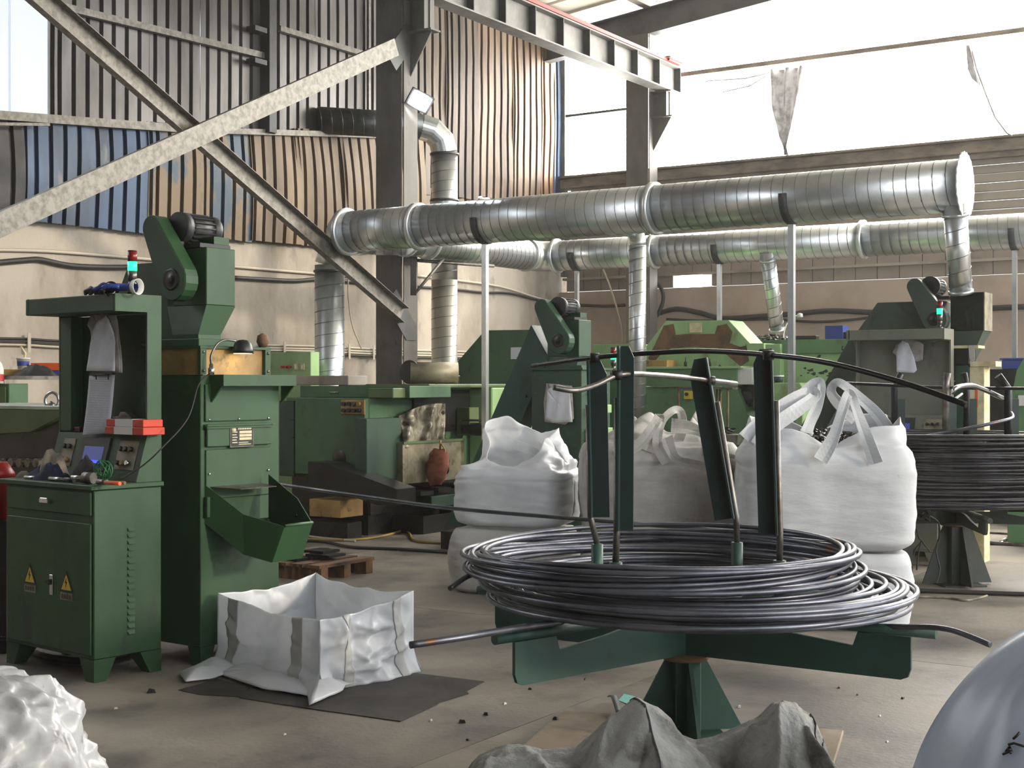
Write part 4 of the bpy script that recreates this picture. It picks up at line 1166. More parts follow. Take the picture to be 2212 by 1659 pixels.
# ---- panel box with sockets behind it
fr = Fr(P(671, 800, 15.6).x, 15.6, -33)
t = thing('switchboard', 'pale green switch panel with red knobs and two sockets, left of the grey riser', 'electrical panel', fr)
p0 = fr.fx(572, 762, 0)
MB().box(p0.x, 0, 0, .15, .0, p0.z).build('panel_box', M['green_pale_lit'], t, bevel=.006)
fr.fx(579, 772, 0)
for (x, y) in ((584, 793), (613, 793), (620, 793), (628, 793)):
    p = fr.fx(x, y, 0); MB().cyl((p.x, 0, p.z), (p.x, -.04, p.z), .014, n=10).build('knob', M['red'], t)
for x in (641, 655):
    p = fr.fx(x, 793, 0); s = MB().box(p.x - .025, p.x + .025, -.02, -.0005, p.z - .035, p.z + .035).build('socket', M['cream'], t)
    MB().box(p.x - .012, p.x + .012, -.022, -.0205, p.z - .02, p.z + .02).build('socket_insert', M['white'], s)
# ---- sloped green hood machine behind the conveyor
fr = Fr(P(1060, 820, 17.2).x, 17.2, -33)
t = thing('hooded_machine', 'green sloped-front machine hood behind the inclined conveyor', 'machine', fr)
fpoly(fr, [(962, 1085), (962, 812), (1047, 714), (1185, 712), (1185, 1085)], 0, .8, 'hood', M['green_mid'], t)
frect(fr, 1103, 751, 1126, 776, -.006, -.001, 'notice', M['paper'], t)

# ---- the rust-patched machine in the right background
bm_ = Fr(2.45, 15.7, -33)
M['green_lit'] = gpaint('lit green press paint', 96, 134, 92, dirt=(70, 78, 48))  # lighter copy of the header green, light on the press put into colour
t = thing('press_machine', 'pale green press with a rust-scarred arched guard under the rear duct', 'machine', bm_)
fpoly(bm_, [(1368, 1110), (1368, 836), (1590, 836), (1625, 916), (1625, 1110)], 0, .7, 'lower_bed', M['green_lit'], t)
frect(bm_, 1376, 797, 1592, 835, -.05, .7, 'front_beam', M['green_lit'], t)
frect(bm_, 1372, 793, 1600, 796.5, -.08, .8, 'bed_plate', M['green_pale_lit'], t)
gd = fpoly(bm_, [(1396, 793), (1396, 748), (1438, 694), (1574, 692), (1620, 742), (1650, 742), (1650, 793)], .35, .75, 'arched_guard', M['green_pale_lit'], t)
rs = [(1400, 775), (1418, 738), (1434, 704), (1455, 700), (1460, 724), (1480, 722), (1544, 722), (1550, 704), (1570, 700), (1582, 718), (1576, 742), (1600, 750), (1612, 746), (1618, 780), (1600, 792), (1576, 772), (1550, 752), (1500, 750), (1450, 753), (1425, 768), (1412, 785)]
q = [bm_.fx(x, y, .348) for (x, y) in rs]
MB().prism([(p.x, p.z) for p in q], 'y', .346, .3495).build('peeled_patch', M['rust'], gd, bevel=0)
frect(bm_, 1489, 698, 1516, 719, .335, .349, 'maker_plate', M['cream'], gd)
frect(bm_, 1280, 745, 1372, 1085, .5, .9, 'side_block', M['green_pale_lit'], t)
frect(bm_, 1379, 779, 1441, 793, .05, .3, 'ram_cover', M['tan'], t)
frect(bm_, 1592, 795, 1625, 831, -.02, .3, 'white_plate', M['white'], t)
frect(bm_, 1594, 832, 1627, 880, .1, .5, 'recess_shade', M['oily'], t)  # black block: shade of the recess put into the colour
p = bm_.fx(1611, 858, .1)
MB().lathe([(0, -.03), (.05, -.03), (.085, -.02), (.09, 0)], (p.x, .1, p.z), 'y', 20).build('motor_cover', M['motor'], t)
frect(bm_, 1653, 744, 1686, 1110, .0, .5, 'side_column', M['green_pale_lit'], t)
fpoly(bm_, [(1684, 1110), (1684, 764), (1842, 763), (1842, 1110)], .1, .7, 'right_housing', M['green_pale_lit'], t)
frect(bm_, 1686, 735, 1890, 762, .05, .8, 'right_cover', M['green_lit'], t)
M['chip'] = mat('chipped primer', srgb(52, 58, 50), .8)
for (x, y, r) in ((1752, 800, 6), (1758, 808, 5), (1746, 806, 3), (1776, 806, 7), (1784, 802, 5), (1794, 808, 5), (1790, 812, 4), (1739, 796, 3), (1730, 812, 2.5), (1765, 815, 3), (1764, 776, 5), (1770, 770, 4)):
    pts = [(x + r * (1 + .5 * math.sin(k * 2.3 + x)) * math.cos(k * pi / 4), y + r * .6 * (1 + .4 * math.sin(k * 1.7 + y)) * math.sin(k * pi / 4)) for k in range(8)]
    q = [bm_.fx(a, b, .0985) for (a, b) in pts]
    MB().prism([(p.x, p.z) for p in q], 'y', .0975, .0995).build('paint_chip', M['chip'], t, bevel=0)
fpoly(bm_, [(1668, 1120), (1668, 834), (1674, 827), (1728, 827), (1735, 836), (1735, 1120)], -.25, .05, 'round_cover', M['green_pale_lit'], t, .012)
p = bm_.fx(1832, 752, .05)
MB().tube([(p.x - .06, .045, p.z + .02), (p.x - .06, .02, p.z - .02), (p.x + .06, .02, p.z - .02), (p.x + .06, .045, p.z + .02)], .007, 6).build('grab_handle', M['oily'], t)
p = bm_.fx(1448, 815, -.05)
MB().tube([(p.x - .06, -.06, p.z), (p.x + .06, -.06, p.z)], .007, 6).build('grab_handle', M['steel'], t)
for (x, y0, y1) in ((1481, 772, 792), (1533, 775, 792), (1533 + 22, 788, 792)):
    p = bm_.fx(x, y1, .15); z1 = bm_.fx(x, y0, .15).z
    MB().cyl((p.x, .15, p.z), (p.x, .15, (p.z + z1) / 2), .018, n=10).build('peg', M['oily'], t)
    MB().cyl((p.x, .15, (p.z + z1) / 2), (p.x, .15, z1), .006, n=8).build('peg_stem', M['oily'], t)
bx = frect(bm_, 1477, 845, 1492, 863, -.06, -.001, 'switch_box', M['yellow'], t)
p = bm_.fx(1484, 852, -.06); MB().cyl((p.x, -.061, p.z), (p.x, -.085, p.z), .02, n=12).build('switch_knob', M['black'], bx)
frect(bm_, 1330, 1000, 1625, 1110, -.15, -.01, 'foot_tray', M['oily'], t)
# ---- rod stand before it
fr = Fr(P(1520, 930, 14.6).x, 14.6, -20)
t = thing('rod_stand', 'spindly steel work stand with a flat top before the press', 'stand', fr)
p0 = fr.fx(1462, 839, 0); p1 = fr.fx(1582, 839, 0)
MB().box(p0.x, p1.x, 0, .3, p0.z - .012, p0.z + .008).build('stand_top', M['steel'], t)
for (x, d) in ((1466, .02), (1539, .02), (1549, .28), (1572, .02), (1556, .28)):
    p = fr.fx(x, 839, d); MB().cyl((p.x, d, 0), (p.x, d, p0.z - .012), .012, n=8).build('leg', M['rust'], t)
bpx = fr.fx(1530, 930, .1)
sc_ = thing('scrap_pan', 'pan of dark steel offcuts behind the middle sack', 'pan', loc=P(1535, 940, 14.2).xy.to_3d(), rz=-.3)
zz = P(0, 938, 14.2).z
MB().box(-.3, .3, -.2, .2, zz - .1, zz).build('pan', M['steel'], sc_)
MB().box(-.28, -.24, -.18, -.14, 0, zz - .1).build('leg', M['steel'], sc_); MB().box(.24, .28, -.18, -.14, 0, zz - .1).build('leg', M['steel'], sc_)
MB().box(-.28, -.24, .14, .18, 0, zz - .1).build('leg', M['steel'], sc_); MB().box(.24, .28, .14, .18, 0, zz - .1).build('leg', M['steel'], sc_)
mb = MB(); rr = random.Random(5)
for k in range(70):
    c = Vector((rr.uniform(-.26, .2), rr.uniform(-.16, .16), zz + rr.uniform(.0, .09)))
    c.z = zz + .015 + .09 * rr.random() * (1 - abs(c.x) / .3)
    mb.box(-.045, .045, -.012, .012, -.008, .008, Matrix.Translation(c) @ Matrix.Rotation(rr.uniform(0, 6), 4, 'Z') @ Matrix.Rotation(rr.uniform(-.6, .6), 4, 'Y'))
o = mb.build('offcuts', M['oily'], sc_); o['kind'] = 'stuff'

# ---- machine bed at the far left edge and the back shelf
fr = Fr(P(128, 900, 9.4).x, 9.4, -33)
M['greybed'] = mat('worn bed plate', srgb(176, 184, 178), .4, .3, col2=srgb(140, 150, 142), scale=3)
t = thing('machine_bed', 'green machine bed with pale top and lifting eye at the left edge', 'machine', fr)
z1 = fr.fx(60, 886, 0).z
MB().box(-1.6, 0.1, 0, .9, z1 + .001, z1 + .03).build('bed_plate', M['greybed'], t, bevel=.004)
MB().prism([(-1.6, z1), (.1, z1), (-.05, z1 - .06), (-.3, z1 - .15), (-.9, z1 - .18), (-1.6, z1 - .18)], 'y', 0, .9).build('bed_side', M['green_olive'], t)
MB().prism([(-1.6, z1 - .181), (-.9, z1 - .181), (-.3, z1 - .151), (-.05, z1 - .08), (-.05, .0), (-1.6, .0)], 'y', .04, .86).build('frame', M['oily'], t)
for k in range(5):
    p = fr.fx(14 + k * 18, 1000, .0)
    MB().cyl((p.x, .03, p.z), (p.x, -.04, p.z), .03, n=10).build('bolt_head', M['steel'], t)
re = fr.fx(112, 866, .1)
MB().tube([(re.x + .045 * math.cos(a), .1 + .02 * math.cos(a), re.z + .055 * math.sin(a)) for a in [2 * pi * i / 24 for i in range(24)]], .011, 8, closed=True).build('lifting_eye', M['chrome'], t)
MB().lathe([(.03, 0), (.03, .015), (.014, .02), (.014, .03)], (re.x, .1, z1 + .03), 'z', 14).build('eye_base', M['steel'], t)
# shelf against the wall
ws = Fr(P(60, 812, 12.4).x, 12.4, -33 + 90)
fr = Fr(P(128, 812, 12.9).x, 12.9, 57)
t = thing('back_shelf', 'thin steel shelf against the plaster wall at the far left', 'shelf', fr)
zt = P(0, 813, 12.5).z
MB().box(-1.7, .8, 0, .35, zt - .03, zt).build('shelf_top', M['steel'], t)
for x in (-1.6, -.62, .7):
    for y in (.02, .3): MB().box(x, x + .04, y, y + .035, 0, zt - .0301).build('leg', M['steel_dark'], t)
def on_shelf(px, Y): 
    p = P(px, 812, Y); p.z = zt; return p
t = thing('white_tub', 'white plastic tub with blue print on the back shelf', 'tub', loc=on_shelf(50, 12.35) + Vector((0, 0, .06)))
MB().lathe([(0, 0), (.045, 0), (.055, .09), (.06, .09), (.06, .1), (.05, .1), (.045, .01), (0, .01)], n=20).build('tub', M['white'], t)
MB().lathe([(.0495, .03), (.053, .07)], n=20).build('tub_print', M['blue'], t)
MB().tube([(0.0, 0, .02), (.02, 0, .14), (-.02, 0, .2)], .01, 8).build('brush_handle', M['cream'], t)
o = MB().box(-.16, .12, -.06, .06, 0, .06).build('wood_block', M['tan'], bevel=.006); o.location = on_shelf(45, 12.35); tag(o, 'short wooden block under the white tub', 'wood block')
o = MB().hull8([(-.12, -.08, 0), (.12, -.08, 0), (.12, .08, 0), (-.12, .08, 0)], [(-.14, -.1, .07), (.14, -.1, .07), (.14, .1, .07), (-.14, .1, .07)]).build('plastic_crate', M['orange'], bevel=.005)
o.location = on_shelf(108, 12.4) + Vector((0, 0, .046)); tag(o, 'orange plastic tray on the back shelf', 'tray')
o = MB().box(-.1, .12, -.08, .08, 0, .045).build('plastic_crate', M['blue'], bevel=.005); o.location = on_shelf(112, 12.4); tag(o, 'blue plastic tray under the orange one on the back shelf', 'tray')
mb = MB()
mb.grid(lambda u, v: Vector(((u - .5) * .34, (v - .5) * .2, .09 * math.sin(pi * u) ** .6 * math.sin(pi * v) ** .6 * (1 + .5 * nz(u * 5, v * 5, 8)))), 20, 14)
o = mb.build('rag', M['motor']); o.location = on_shelf(78, 12.2); tag(o, 'dark grey rag heaped on the back shelf', 'rag')
fr = Fr(P(19, 830, 11.9).x, 11.9, -33)
t = thing('switch_cabinet', 'small pale green switch cabinet at the left picture edge', 'cabinet', fr)
zc = fr.fx(10, 829, 0).z
MB().box(-.35, 0, 0, .2, 0, zc).build('box', M['green_mid'], t, bevel=.005); MB().box(-.32, -.03, -.012, -.001, zc - .2, zc - .03).build('door', M['green_olive'], t, bevel=.004)
t = thing('bottle', 'red and white bottle cut by the left picture edge above the switch cabinet', 'bottle', loc=P(-4, 829, 11.95))
MB().lathe([(0, 0), (.045, 0), (.045, .12), (.03, .17), (.015, .19), (.015, .21), (0, .21)], n=16).build('bottle_body', M['white'], t)
MB().lathe([(.046, .02), (.046, .08)], n=16).build('band', M['red'], t)
# red tub left of the cabinet
t = thing('red_tub', 'red plastic tub behind the left edge of the near control cabinet', 'tub', loc=P(-8, 1130, 7.9).xy.to_3d())
MB().lathe([(0, .74), (.075, .74), (.09, .98), (.1, .98), (.1, 1.0), (.06, 1.06), (0, 1.06)], n=24).build('tub', M['red'], t); MB().box(-.09, .09, -.09, .09, 0, .7399).build('stool', M['oily'], t)
# ---- things on the press
def put(o, px, py, Y, label, cat, rz=0.0, group=None):
    o.location = P(px, py, Y); o.rotation_euler = (0, 0, rz); return tag(o, label, cat, group)
rr = random.Random(9)
M['shiny'] = mat('bright offcuts', srgb(150, 150, 146), .35, .6, col2=srgb(60, 58, 54), scale=20)
mb = MB()
for k in range(90):
    c = Vector((rr.gauss(0, .16), rr.uniform(-.12, .12), 0)); c.z = .012 + max(0, .06 - abs(c.x) * .15) * rr.random()
    mb.box(-.03, .03, -.012, .012, -.006, .006, Matrix.Translation(c) @ Matrix.Rotation(rr.uniform(0, 6), 4, 'Z') @ Matrix.Rotation(rr.uniform(-.7, .7), 4, 'Y'))
fr = Fr(P(1700, 730, 16.2).x, 16.2, -33)
t = thing('side_table', 'steel side table heaped with bright offcuts beside the slanting drop pipe', 'table', fr)
zt2 = fr.fx(1668, 735, 0).z
MB().box(-.5, .05, 0, .35, zt2 - .04, zt2).build('table_top', M['green_mid'], t)
for x in (-.48, 0): 
    for y in (.02, .3): MB().box(x, x + .03, y, y + .03, 0, zt2 - .0401).build('leg', M['steel'], t)
for v in mb.v: v.x -= .22; v.y += .17; v.z += zt2
o = mb.build('bright_offcuts', M['shiny'], t); o['kind'] = 'stuff'
fr2 = bm_
def on_cover(px, d): 
    p = bm_.fx(px, 735, d); w = bm_.o + bm_.x * p.x + bm_.y * d; return Vector((w.x, w.y, bm_.fx(1686, 735, .05).z + .0005))
t = thing('parts_bin', 'blue plastic parts bin on the green cover of the press', 'bin', loc=on_cover(1808, .3), rz=ROT)
for (a, b, c, d, e, f) in ((-.1, .1, -.1, .1, 0, .01), (-.1, .1, -.1, -.09, .01, .15), (-.1, .1, .09, .1, .01, .15), (-.1, -.09, -.09, .09, .01, .15), (.09, .1, -.09, .09, .01, .15)):
    MB().box(a, b, c, d, e, f).build('bin_wall', M['blue'], t)
o = MB().box(-.11, .11, -.07, .07, 0, .08).build('small_box', M['motor'], bevel=.005); o.location = on_cover(1844, .3); o.rotation_euler = (0, 0, ROT); tag(o, 'low dark box on the green cover right of the blue bin', 'box')
o = MB().box(-.14, .14, -.05, .05, 0, .05).build('small_box', M['motor'], bevel=.005); o.location = on_cover(1740, .3); o.rotation_euler = (0, 0, ROT); tag(o, 'flat dark box on the green cover left of the blue bin', 'box')
t = thing('cup', 'teal and white plastic cup on the rounded cover of the press', 'cup', loc=bm_.o + bm_.x * bm_.fx(1682, 827, -.1).x + bm_.y * -.1 + Vector((0, 0, bm_.fx(1700, 827, -.25).z + .001)))
MB().lathe([(0, 0), (.045, 0), (.055, .07), (.05, .07), (.04, .01), (0, .01)], n=16).build('cup_wall', M['teal'], t); MB().lathe([(.056, .062), (.06, .066), (.06, .08), (.0, .08)], n=16).build('lid', M['white'], t)
t = thing('flex_lamp', 'thin white gooseneck lamp beside the slanting drop pipe', 'lamp', loc=P(1692, 735, 16.0))
MB().lathe([(.03, 0), (.03, .02), (.008, .025)], n=12).build('base', M['black'], t)
MB().tube(smooth_path([(0, 0, .02), (.01, 0, .1), (.05, 0, .2), (.13, 0, .27), (.17, 0, .28)], 4), .008, 8).build('neck', M['white'], t)
MB().lathe([(0, .05), (.03, .04), (.035, 0), (.03, 0), (0, .02)], (.19, 0, .26), 'z', 14).build('shade', M['white'], t)
# ================================================================== WIRE COILS ON STANDS
M['wire'] = mat('drawn steel wire', srgb(114, 117, 127), .36, .78, col2=srgb(80, 82, 91), scale=2.5, lo=.4, hi=.62, col3=srgb(132, 82, 48), scale3=2.6, lo3=.66, hi3=.72, rough2=.45)
M['wire_dark'] = mat('dark drawn wire', srgb(74, 74, 77), .42, .7, col2=srgb(50, 50, 52), scale=3)
M['rod_dark'] = mat('black rod', srgb(40, 41, 44), .35, .6)
def stand(cx, cy, angs, label, zp0, zp1, arm, rb, fin_w, rot, group='wire pay-off stands'):
    t = thing('coil_stand', label, 'stand', loc=(cx, cy, 0), group=group)
    g = M['teal'] if cx < 2 else gpaint('grimy stand paint', 46, 54, 45)
    b = MB().box(-fin_w * .6, fin_w * .6, -fin_w * .6, fin_w * .6, 0, .012, Matrix.Rotation(rot, 4, 'Z')).build('base_plate', g, t)
    MB().box(-rb, rb, -rb, rb, .0121, zp0 - .02, Matrix.Rotation(rot, 4, 'Z')).build('post', g, t, bevel=.004)
    for k in range(4):
        Mx = Matrix.Rotation(rot + k * pi / 2, 4, 'Z')
        MB().prism([(rb + .001, .0125), (fin_w, .0125), (rb + .035, zp0 - .022), (rb + .001, zp0 - .022)], 'y', -.008, .008, Mx).build('base_fin', g, t)
    MB().lathe([(.0, zp0 - .019), (rb + .04, zp0 - .019), (rb + .05, zp0 - .01), (rb + .03, zp0), (0, zp0)], n=24).build('bearing', M['rust'], t)
    for a in angs:
        Mx = Matrix.Rotation(math.radians(a), 4, 'Z')
        h = zp1 - zp0
        prof = [(.0, zp0), (arm - .04, zp0), (arm - .012, zp0 + .012), (arm, zp0 + .045), (arm, zp1), (arm * .78, zp1), (arm * .76, zp1 - .055), (arm * .5, zp1 - .03), (arm * .3, zp1), (0, zp1)]
        p = MB().prism(prof, 'y', -.008, .008, Mx).build('arm', g, t)
        MB().tube([Mx @ Vector((arm * .4, 0, zp1 + .021)), Mx @ Vector((arm * 1.1, 0, zp1 + .021))], .02, 12).build('arm_bar', g, p)
    MB().cyl((0, 0, zp1 - .002), (0, 0, zp1 + .03), .12, n=24).build('hub', g, t)
    return t
def coil_path(turns, n, rfun, zfun, cfun):
    pts = []
    for i in range(turns * n + 1):
        th = 2 * pi * i / n; k = i / n
        r = rfun(k, th); c = cfun(k)
        pts.append(Vector((c[0] + r * math.cos(th), c[1] + r * math.sin(th), zfun(k, th))))
    return pts
# ---- near stand
NC = Vector((.735, 5.95, 0))
st1 = stand(NC.x, NC.y, (221, 327, 41, 147), 'teal four-armed wire stand on a pyramid foot in the right foreground', .332, .5, .965, .055, .25, .12)
def zz(px, py, Y): return P(px, py, Y)
def upright(t, Y, top, bot, tb, wpx, sgn=1, sleeve=True):
    a = P(top[0], top[1], Y); b = P(bot[0], bot[1], Y); c = P(tb[0], tb[1], Y)
    w = wpx / FPX * Y; d = (a - b).normalized(); s = Vector((1, -.25, 0)); s = (s - d * s.dot(d)).normalized(); f = s.cross(d).normalized()
    if f.y > 0: f = -f
    ch = w * .75
    def pt(x, z, y): return b + s * x + d * z + f * y
    L = (a - b).length
    prof = [(-w / 2, 0), (w / 2, 0), (w / 2, L - ch), (w / 6, L), (-w / 2, L)] if sgn > 0 else [(-w / 2, 0), (w / 2, 0), (w / 2, L), (-w / 6, L), (-w / 2, L - ch)]
    vs = [pt(x, z, 0) for (x, z) in prof] + [pt(x, z, .008) for (x, z) in prof]
    n = len(prof)
    mb = MB().add(vs, [tuple(range(n)), tuple(range(2 * n - 1, n - 1, -1))] + [(i, (i + 1) % n, n + (i + 1) % n, n + i) for i in range(n)])
    x0 = -w / 2 if sgn > 0 else w / 2
    vs = [pt(x0 + sx * sgn, z, y) for z in (0, L - .0) for (sx, y) in ((0, .0085), (.008, .0085), (.008, .05), (0, .05))]
    mb.add(vs, [(0, 1, 2, 3), (7, 6, 5, 4), (0, 4, 5, 1), (1, 5, 6, 2), (2, 6, 7, 3), (3, 7, 4, 0)])
    o = mb.build('upright', M['teal_dk'], t, world=True)
    MB().tube([b + s * (x0 - .006 * sgn) + d * (L * .72), b + s * (x0 - .006 * sgn), c], .0135, 10).build('upright_rod', M['steel'], o, world=True)
    if sleeve:
        z0 = .54
        MB().cyl(Vector((c.x, c.y, z0)), c + Vector((0, 0, .0)), .026, n=14).build('socket', M['teal'], t, world=True)
upright(st1, 6.15, (1291, 790), (1298, 1128), (1290, 1186), 40)
upright(st1, 5.52, (1354, 760), (1352, 1158), (1330, 1226), 33)
upright(st1, 6.23, (1507, 786), (1566, 1132), (1592, 1182), 44, -1)
upright(st1, 5.62, (1648, 766), (1660, 1166), (1684, 1222), 42, -1)
def rod(t, pts, r, name, mt):
    return MB().tube(smooth_path([P(*p) for p in pts], 5), r, 10).build(name, mt, t, world=True)
rod(st1, [(1150, 801, 6.6), (1285, 783, 6.14), (1420, 773, 5.98), (1530, 770, 5.8), (1660, 779, 5.48), (1790, 797, 5.15), (1950, 840, 4.85), (2088, 889, 4.65)], .0105, 'retaining_rod', M['rod_dark'])
rod(st1, [(1195, 849, 5.3), (1240, 856, 5.32), (1285, 845, 5.4), (1330, 824, 5.47), (1370, 820, 5.55), (1450, 824, 5.9), (1530, 832, 6.2), (1590, 839, 6.5)], .011, 'retaining_rod', M['steel'])
for (x, y, Y) in ((1285, 783, 6.13), (1660, 779, 5.47), (1333, 822, 5.47), (1535, 833, 6.2)):
    c = P(x, y, Y); MB().tube([c - Vector((.02, .0, 0)), c + Vector((.02, 0, 0))], .02, 8).build('clamp', M['black'], st1, world=True)
rr = random.Random(21)
rad = [rr.uniform(.64, .945) for _ in range(64)]; ph = [rr.uniform(0, 6.3) for _ in range(64)]; ec = [rr.uniform(-.03, .03) for _ in range(64)]
def lerp_l(L, k): i = int(k); f = k - i; f = f * f * (3 - 2 * f); return L[i] * (1 - f) + L[i + 1] * f
lowz = sorted(rr.uniform(.588, .70) for _ in range(27)) + [.7] * 4
p1 = coil_path(25, 80, lambda k, th: lerp_l(rad, k) * (1 + .02 * math.cos(2 * th + lerp_l(ph, k))), lambda k, th: lerp_l(lowz, k) + .008 * math.sin(th * 1.0 + lerp_l(ph, k)),
               lambda k: (NC.x + .035 + lerp_l(ec, k), NC.y + lerp_l(ec, k + 5) * .6))
rad2 = [rr.uniform(.63, .85) for _ in range(40)]
upz = [.71 + .1 * i / 17 + rr.uniform(-.01, .01) for i in range(40)]
p2 = coil_path(16, 80, lambda k, th: lerp_l(rad2, k) * (1 + .025 * math.cos(2 * th + lerp_l(ph, k + 20))), lambda k, th: lerp_l(upz, k) + .03 * math.sin(th + lerp_l(ph, k)) * min(1, k / 8) ** 1.5,
               lambda k: (NC.x - .11 - .03 * math.sin(k), NC.y + .03 * math.cos(k * 1.3)))
t = thing('wire_coil', 'loose low coil of bright grey steel wire on the near stand', 'wire coil', loc=(NC.x, NC.y, .577))
MB().tube(p1, .0108, 7).build('wire_turns', M['wire'], t, world=True)
MB().tube(p2, .0108, 7).build('wire_turns', M['wire'], t, world=True)
rod(t, [(1215, 1343, 5.45), (1120, 1357, 5.3), (1000, 1377, 5.1), (886, 1394, 5.0)], .0135, 'wire_tail', M['wire'])
rod(t, [(1850, 1352, 5.6), (1960, 1355, 5.4), (2020, 1356, 5.3), (2070, 1366, 5.2), (2140, 1394, 5.1)], .011, 'wire_tail', M['wire'])
rod(t, [(972, 1272, 5.6), (1010, 1246, 5.7), (1060, 1232, 5.8)], .0108, 'wire_tail', M['wire_dark'])
c = P(1845, 1210, 6.0); MB().cyl(c, c + Vector((-.06, .02, -.01)), .02, n=12).build('end_cap', M['black'], t, world=True)
# feed wire running off to the left
tag(MB().tube(smooth_path([P(1640, 1153, 6.75), P(1500, 1142, 6.9), P(1255, 1122, 7.15), P(980, 1099, 7.5), P(800, 1075, 7.9), P(640, 1052, 8.4), P(560, 1040, 8.7)], 5), .0105, 8).build('feed_wire', M['wire']),
    'single grey wire drawn from the near coil across to the left', 'wire')
# ---- far stand
FC = Vector((3.33, 10.5, 0))
st2 = stand(FC.x, FC.y, (190, 345, 100, 265), 'dark green wire stand on a finned foot carrying the thick coil at the right', .46, .55, .9, .075, .27, .12)
rad3 = [.86 - .025 * ((i * 7) % 9) / 3 for i in range(120)]
z3 = [.645 + (i % 29) * .0205 for i in range(120)]
o = []
def rz3(k, th): return lerp_l(rad3, k) + .012 * math.sin(th + k * .7)
rr = random.Random(3)
zr = [.635 + .49 * i / 56 + rr.uniform(-.012, .012) for i in range(60)]
q1 = coil_path(56, 72, lambda k, th: .86 + .03 * math.sin(k * 12.9) * math.cos(th + k) + .012 * math.sin(k * 5), lambda k, th: lerp_l(zr, k) + .01 * math.sin(th + k * 2.2), lambda k: (FC.x, FC.y))
q2 = coil_path(40, 72, lambda k, th: .79 + .05 * math.sin(k * 7.9), lambda k, th: .64 + .46 * k / 40 + .01 * math.sin(th + k), lambda k: (FC.x, FC.y))
q3 = coil_path(26, 72, lambda k, th: .68 + .03 * math.sin(k * 3.9), lambda k, th: .65 + .42 * k / 26 + .01 * math.sin(th + k), lambda k: (FC.x, FC.y))
t = thing('wire_coil', 'tall thick coil of dark wire on the far stand at the right', 'wire coil', loc=(FC.x, FC.y, .62))
for q in (q1, q2, q3): MB().tube(q, .0125, 6).build('wire_turns', M['wire_dark'], t, world=True)
rod(t, [(1985, 945, 10.2), (2040, 936, 10.0), (2120, 920, 9.9), (2180, 906, 10.0), (2188, 899, 10.15), (2184, 892, 10.3)], .012, 'wire_tail', M['wire'])
def bent_upright(px, ytop, dxtip, Y, pipe=True, mt='rod_dark'):
    b = P(px, 945, Y); b.z = .62; a = P(px, ytop + 28, Y); tip = P(px + dxtip, ytop, Y)
    o = MB().tube([b, a, tip], .032 if not pipe else .026, 8).build('upright', M[mt], st2, world=True)
    w = P(px + 14, 862, Y); 
    MB().box(-.035, .035, -.02, .02, .9, w.z, Matrix.Translation(Vector((w.x, w.y + .03, 0)))).build('upright_plate', M['teal_dk'], st2, world=True)
bent_upright(1932, 808, 14, 10.75); bent_upright(2043, 806, 4, 10.1, True, 'steel'); bent_upright(2088, 806, -6, 10.95); bent_upright(2178, 812, -22, 10.6, False)
rod(st2, [(1820, 828, 10.9), (1930, 833, 10.7), (2050, 838, 10.6), (2240, 840, 10.4)], .012, 'retaining_rod', M['rod_dark'])
rod(st2, [(2058, 850, 10.0), (2066, 838, 10.0), (2095, 833, 10.2), (2120, 840, 10.4), (2165, 860, 10.7)], .018, 'retaining_rod', M['chrome'])
rod(st2, [(2055, 868, 10.3), (2078, 852, 10.4)], .01, 'retaining_rod', M['chrome'])

# ================================================================== SACKS
M['sack'] = mat('white woven sack', srgb(214, 217, 220), .75, col2=srgb(190, 193, 197), scale=1.6, lo=.4, hi=.66, col3=srgb(140, 134, 122), scale3=4.2, lo3=.66, hi3=.8, bump=.4, bscale=20, bstretch=(.45, .45, 1.4), trans=.18)
M['sack_dirty'] = mat('soiled woven sack', srgb(190, 189, 184), .8, col2=srgb(158, 154, 146), scale=1.9, lo=.4, hi=.64, col3=srgb(96, 90, 80), scale3=5.2, lo3=.62, hi3=.78, bump=.4, bscale=20, bstretch=(.45, .45, 1.4), trans=.12)
M['sack_grey'] = mat('grey weathered sack', srgb(158, 158, 154), .8, col2=srgb(112, 110, 104), scale=3.2, lo=.4, hi=.62, col3=srgb(84, 78, 68), scale3=7, lo3=.56, hi3=.74, bump=.7, bscale=45, trans=.1)
M['liner'] = mat('thin white liner', srgb(238, 240, 243), .36, col2=srgb(222, 225, 229), scale=2.0, trans=.35, bump=.06, bscale=30)
M['liner_dimmed'] = mat('dimmed white film', srgb(190, 193, 194), .34, col2=srgb(150, 152, 152), scale=4, col3=srgb(120, 120, 118), scale3=9, trans=.2)  # darker liner copy, overexposing sun held back in the colour
M['liner_band'] = mat('seam band', srgb(206, 206, 203), .5, trans=.3)
M['film'] = mat('bluish plastic film', srgb(196, 206, 220), .25, col2=srgb(176, 186, 202), scale=1.4, stretch=(1, 3, .4), trans=.25)
M['scrap'] = mat('steel scrap', srgb(70, 70, 68), .35, .7, col2=srgb(26, 26, 26), scale=30)
def ridged(x, y, z=0.0):
    return 1 - abs(2 * nz(x, y, z))
def cells(x, y, z):
    d = noise.voronoi(Vector((x, y, z)))[0]
    return min(1.0, (d[1] - d[0]) * 1.6)
def crumple(x, y, z, f=3.0):
    w = .25 * nz(x * f * .7, y * f * .7, z * f * .7 + 9)
    return .5 * (1 - cells(x * f * .8 + w, y * f * .8 - w, z * f * .8)) + .3 * (1 - cells(x * f * 1.9 + 4, y * f * 1.9 + w, z * f * 1.9)) + .2 * ridged(x * f * 1.3, y * f * 1.3, z * f * 1.3)
def crumple_old(x, y, z, f=3.0):
    return .6 * ridged(x * f, y * f, z * f) + .28 * ridged(x * f * 2.3 + 5, y * f * 2.3, z * f * 2.3) + .12 * ridged(x * f * 5, y * f * 5 + 3, z * f * 5)
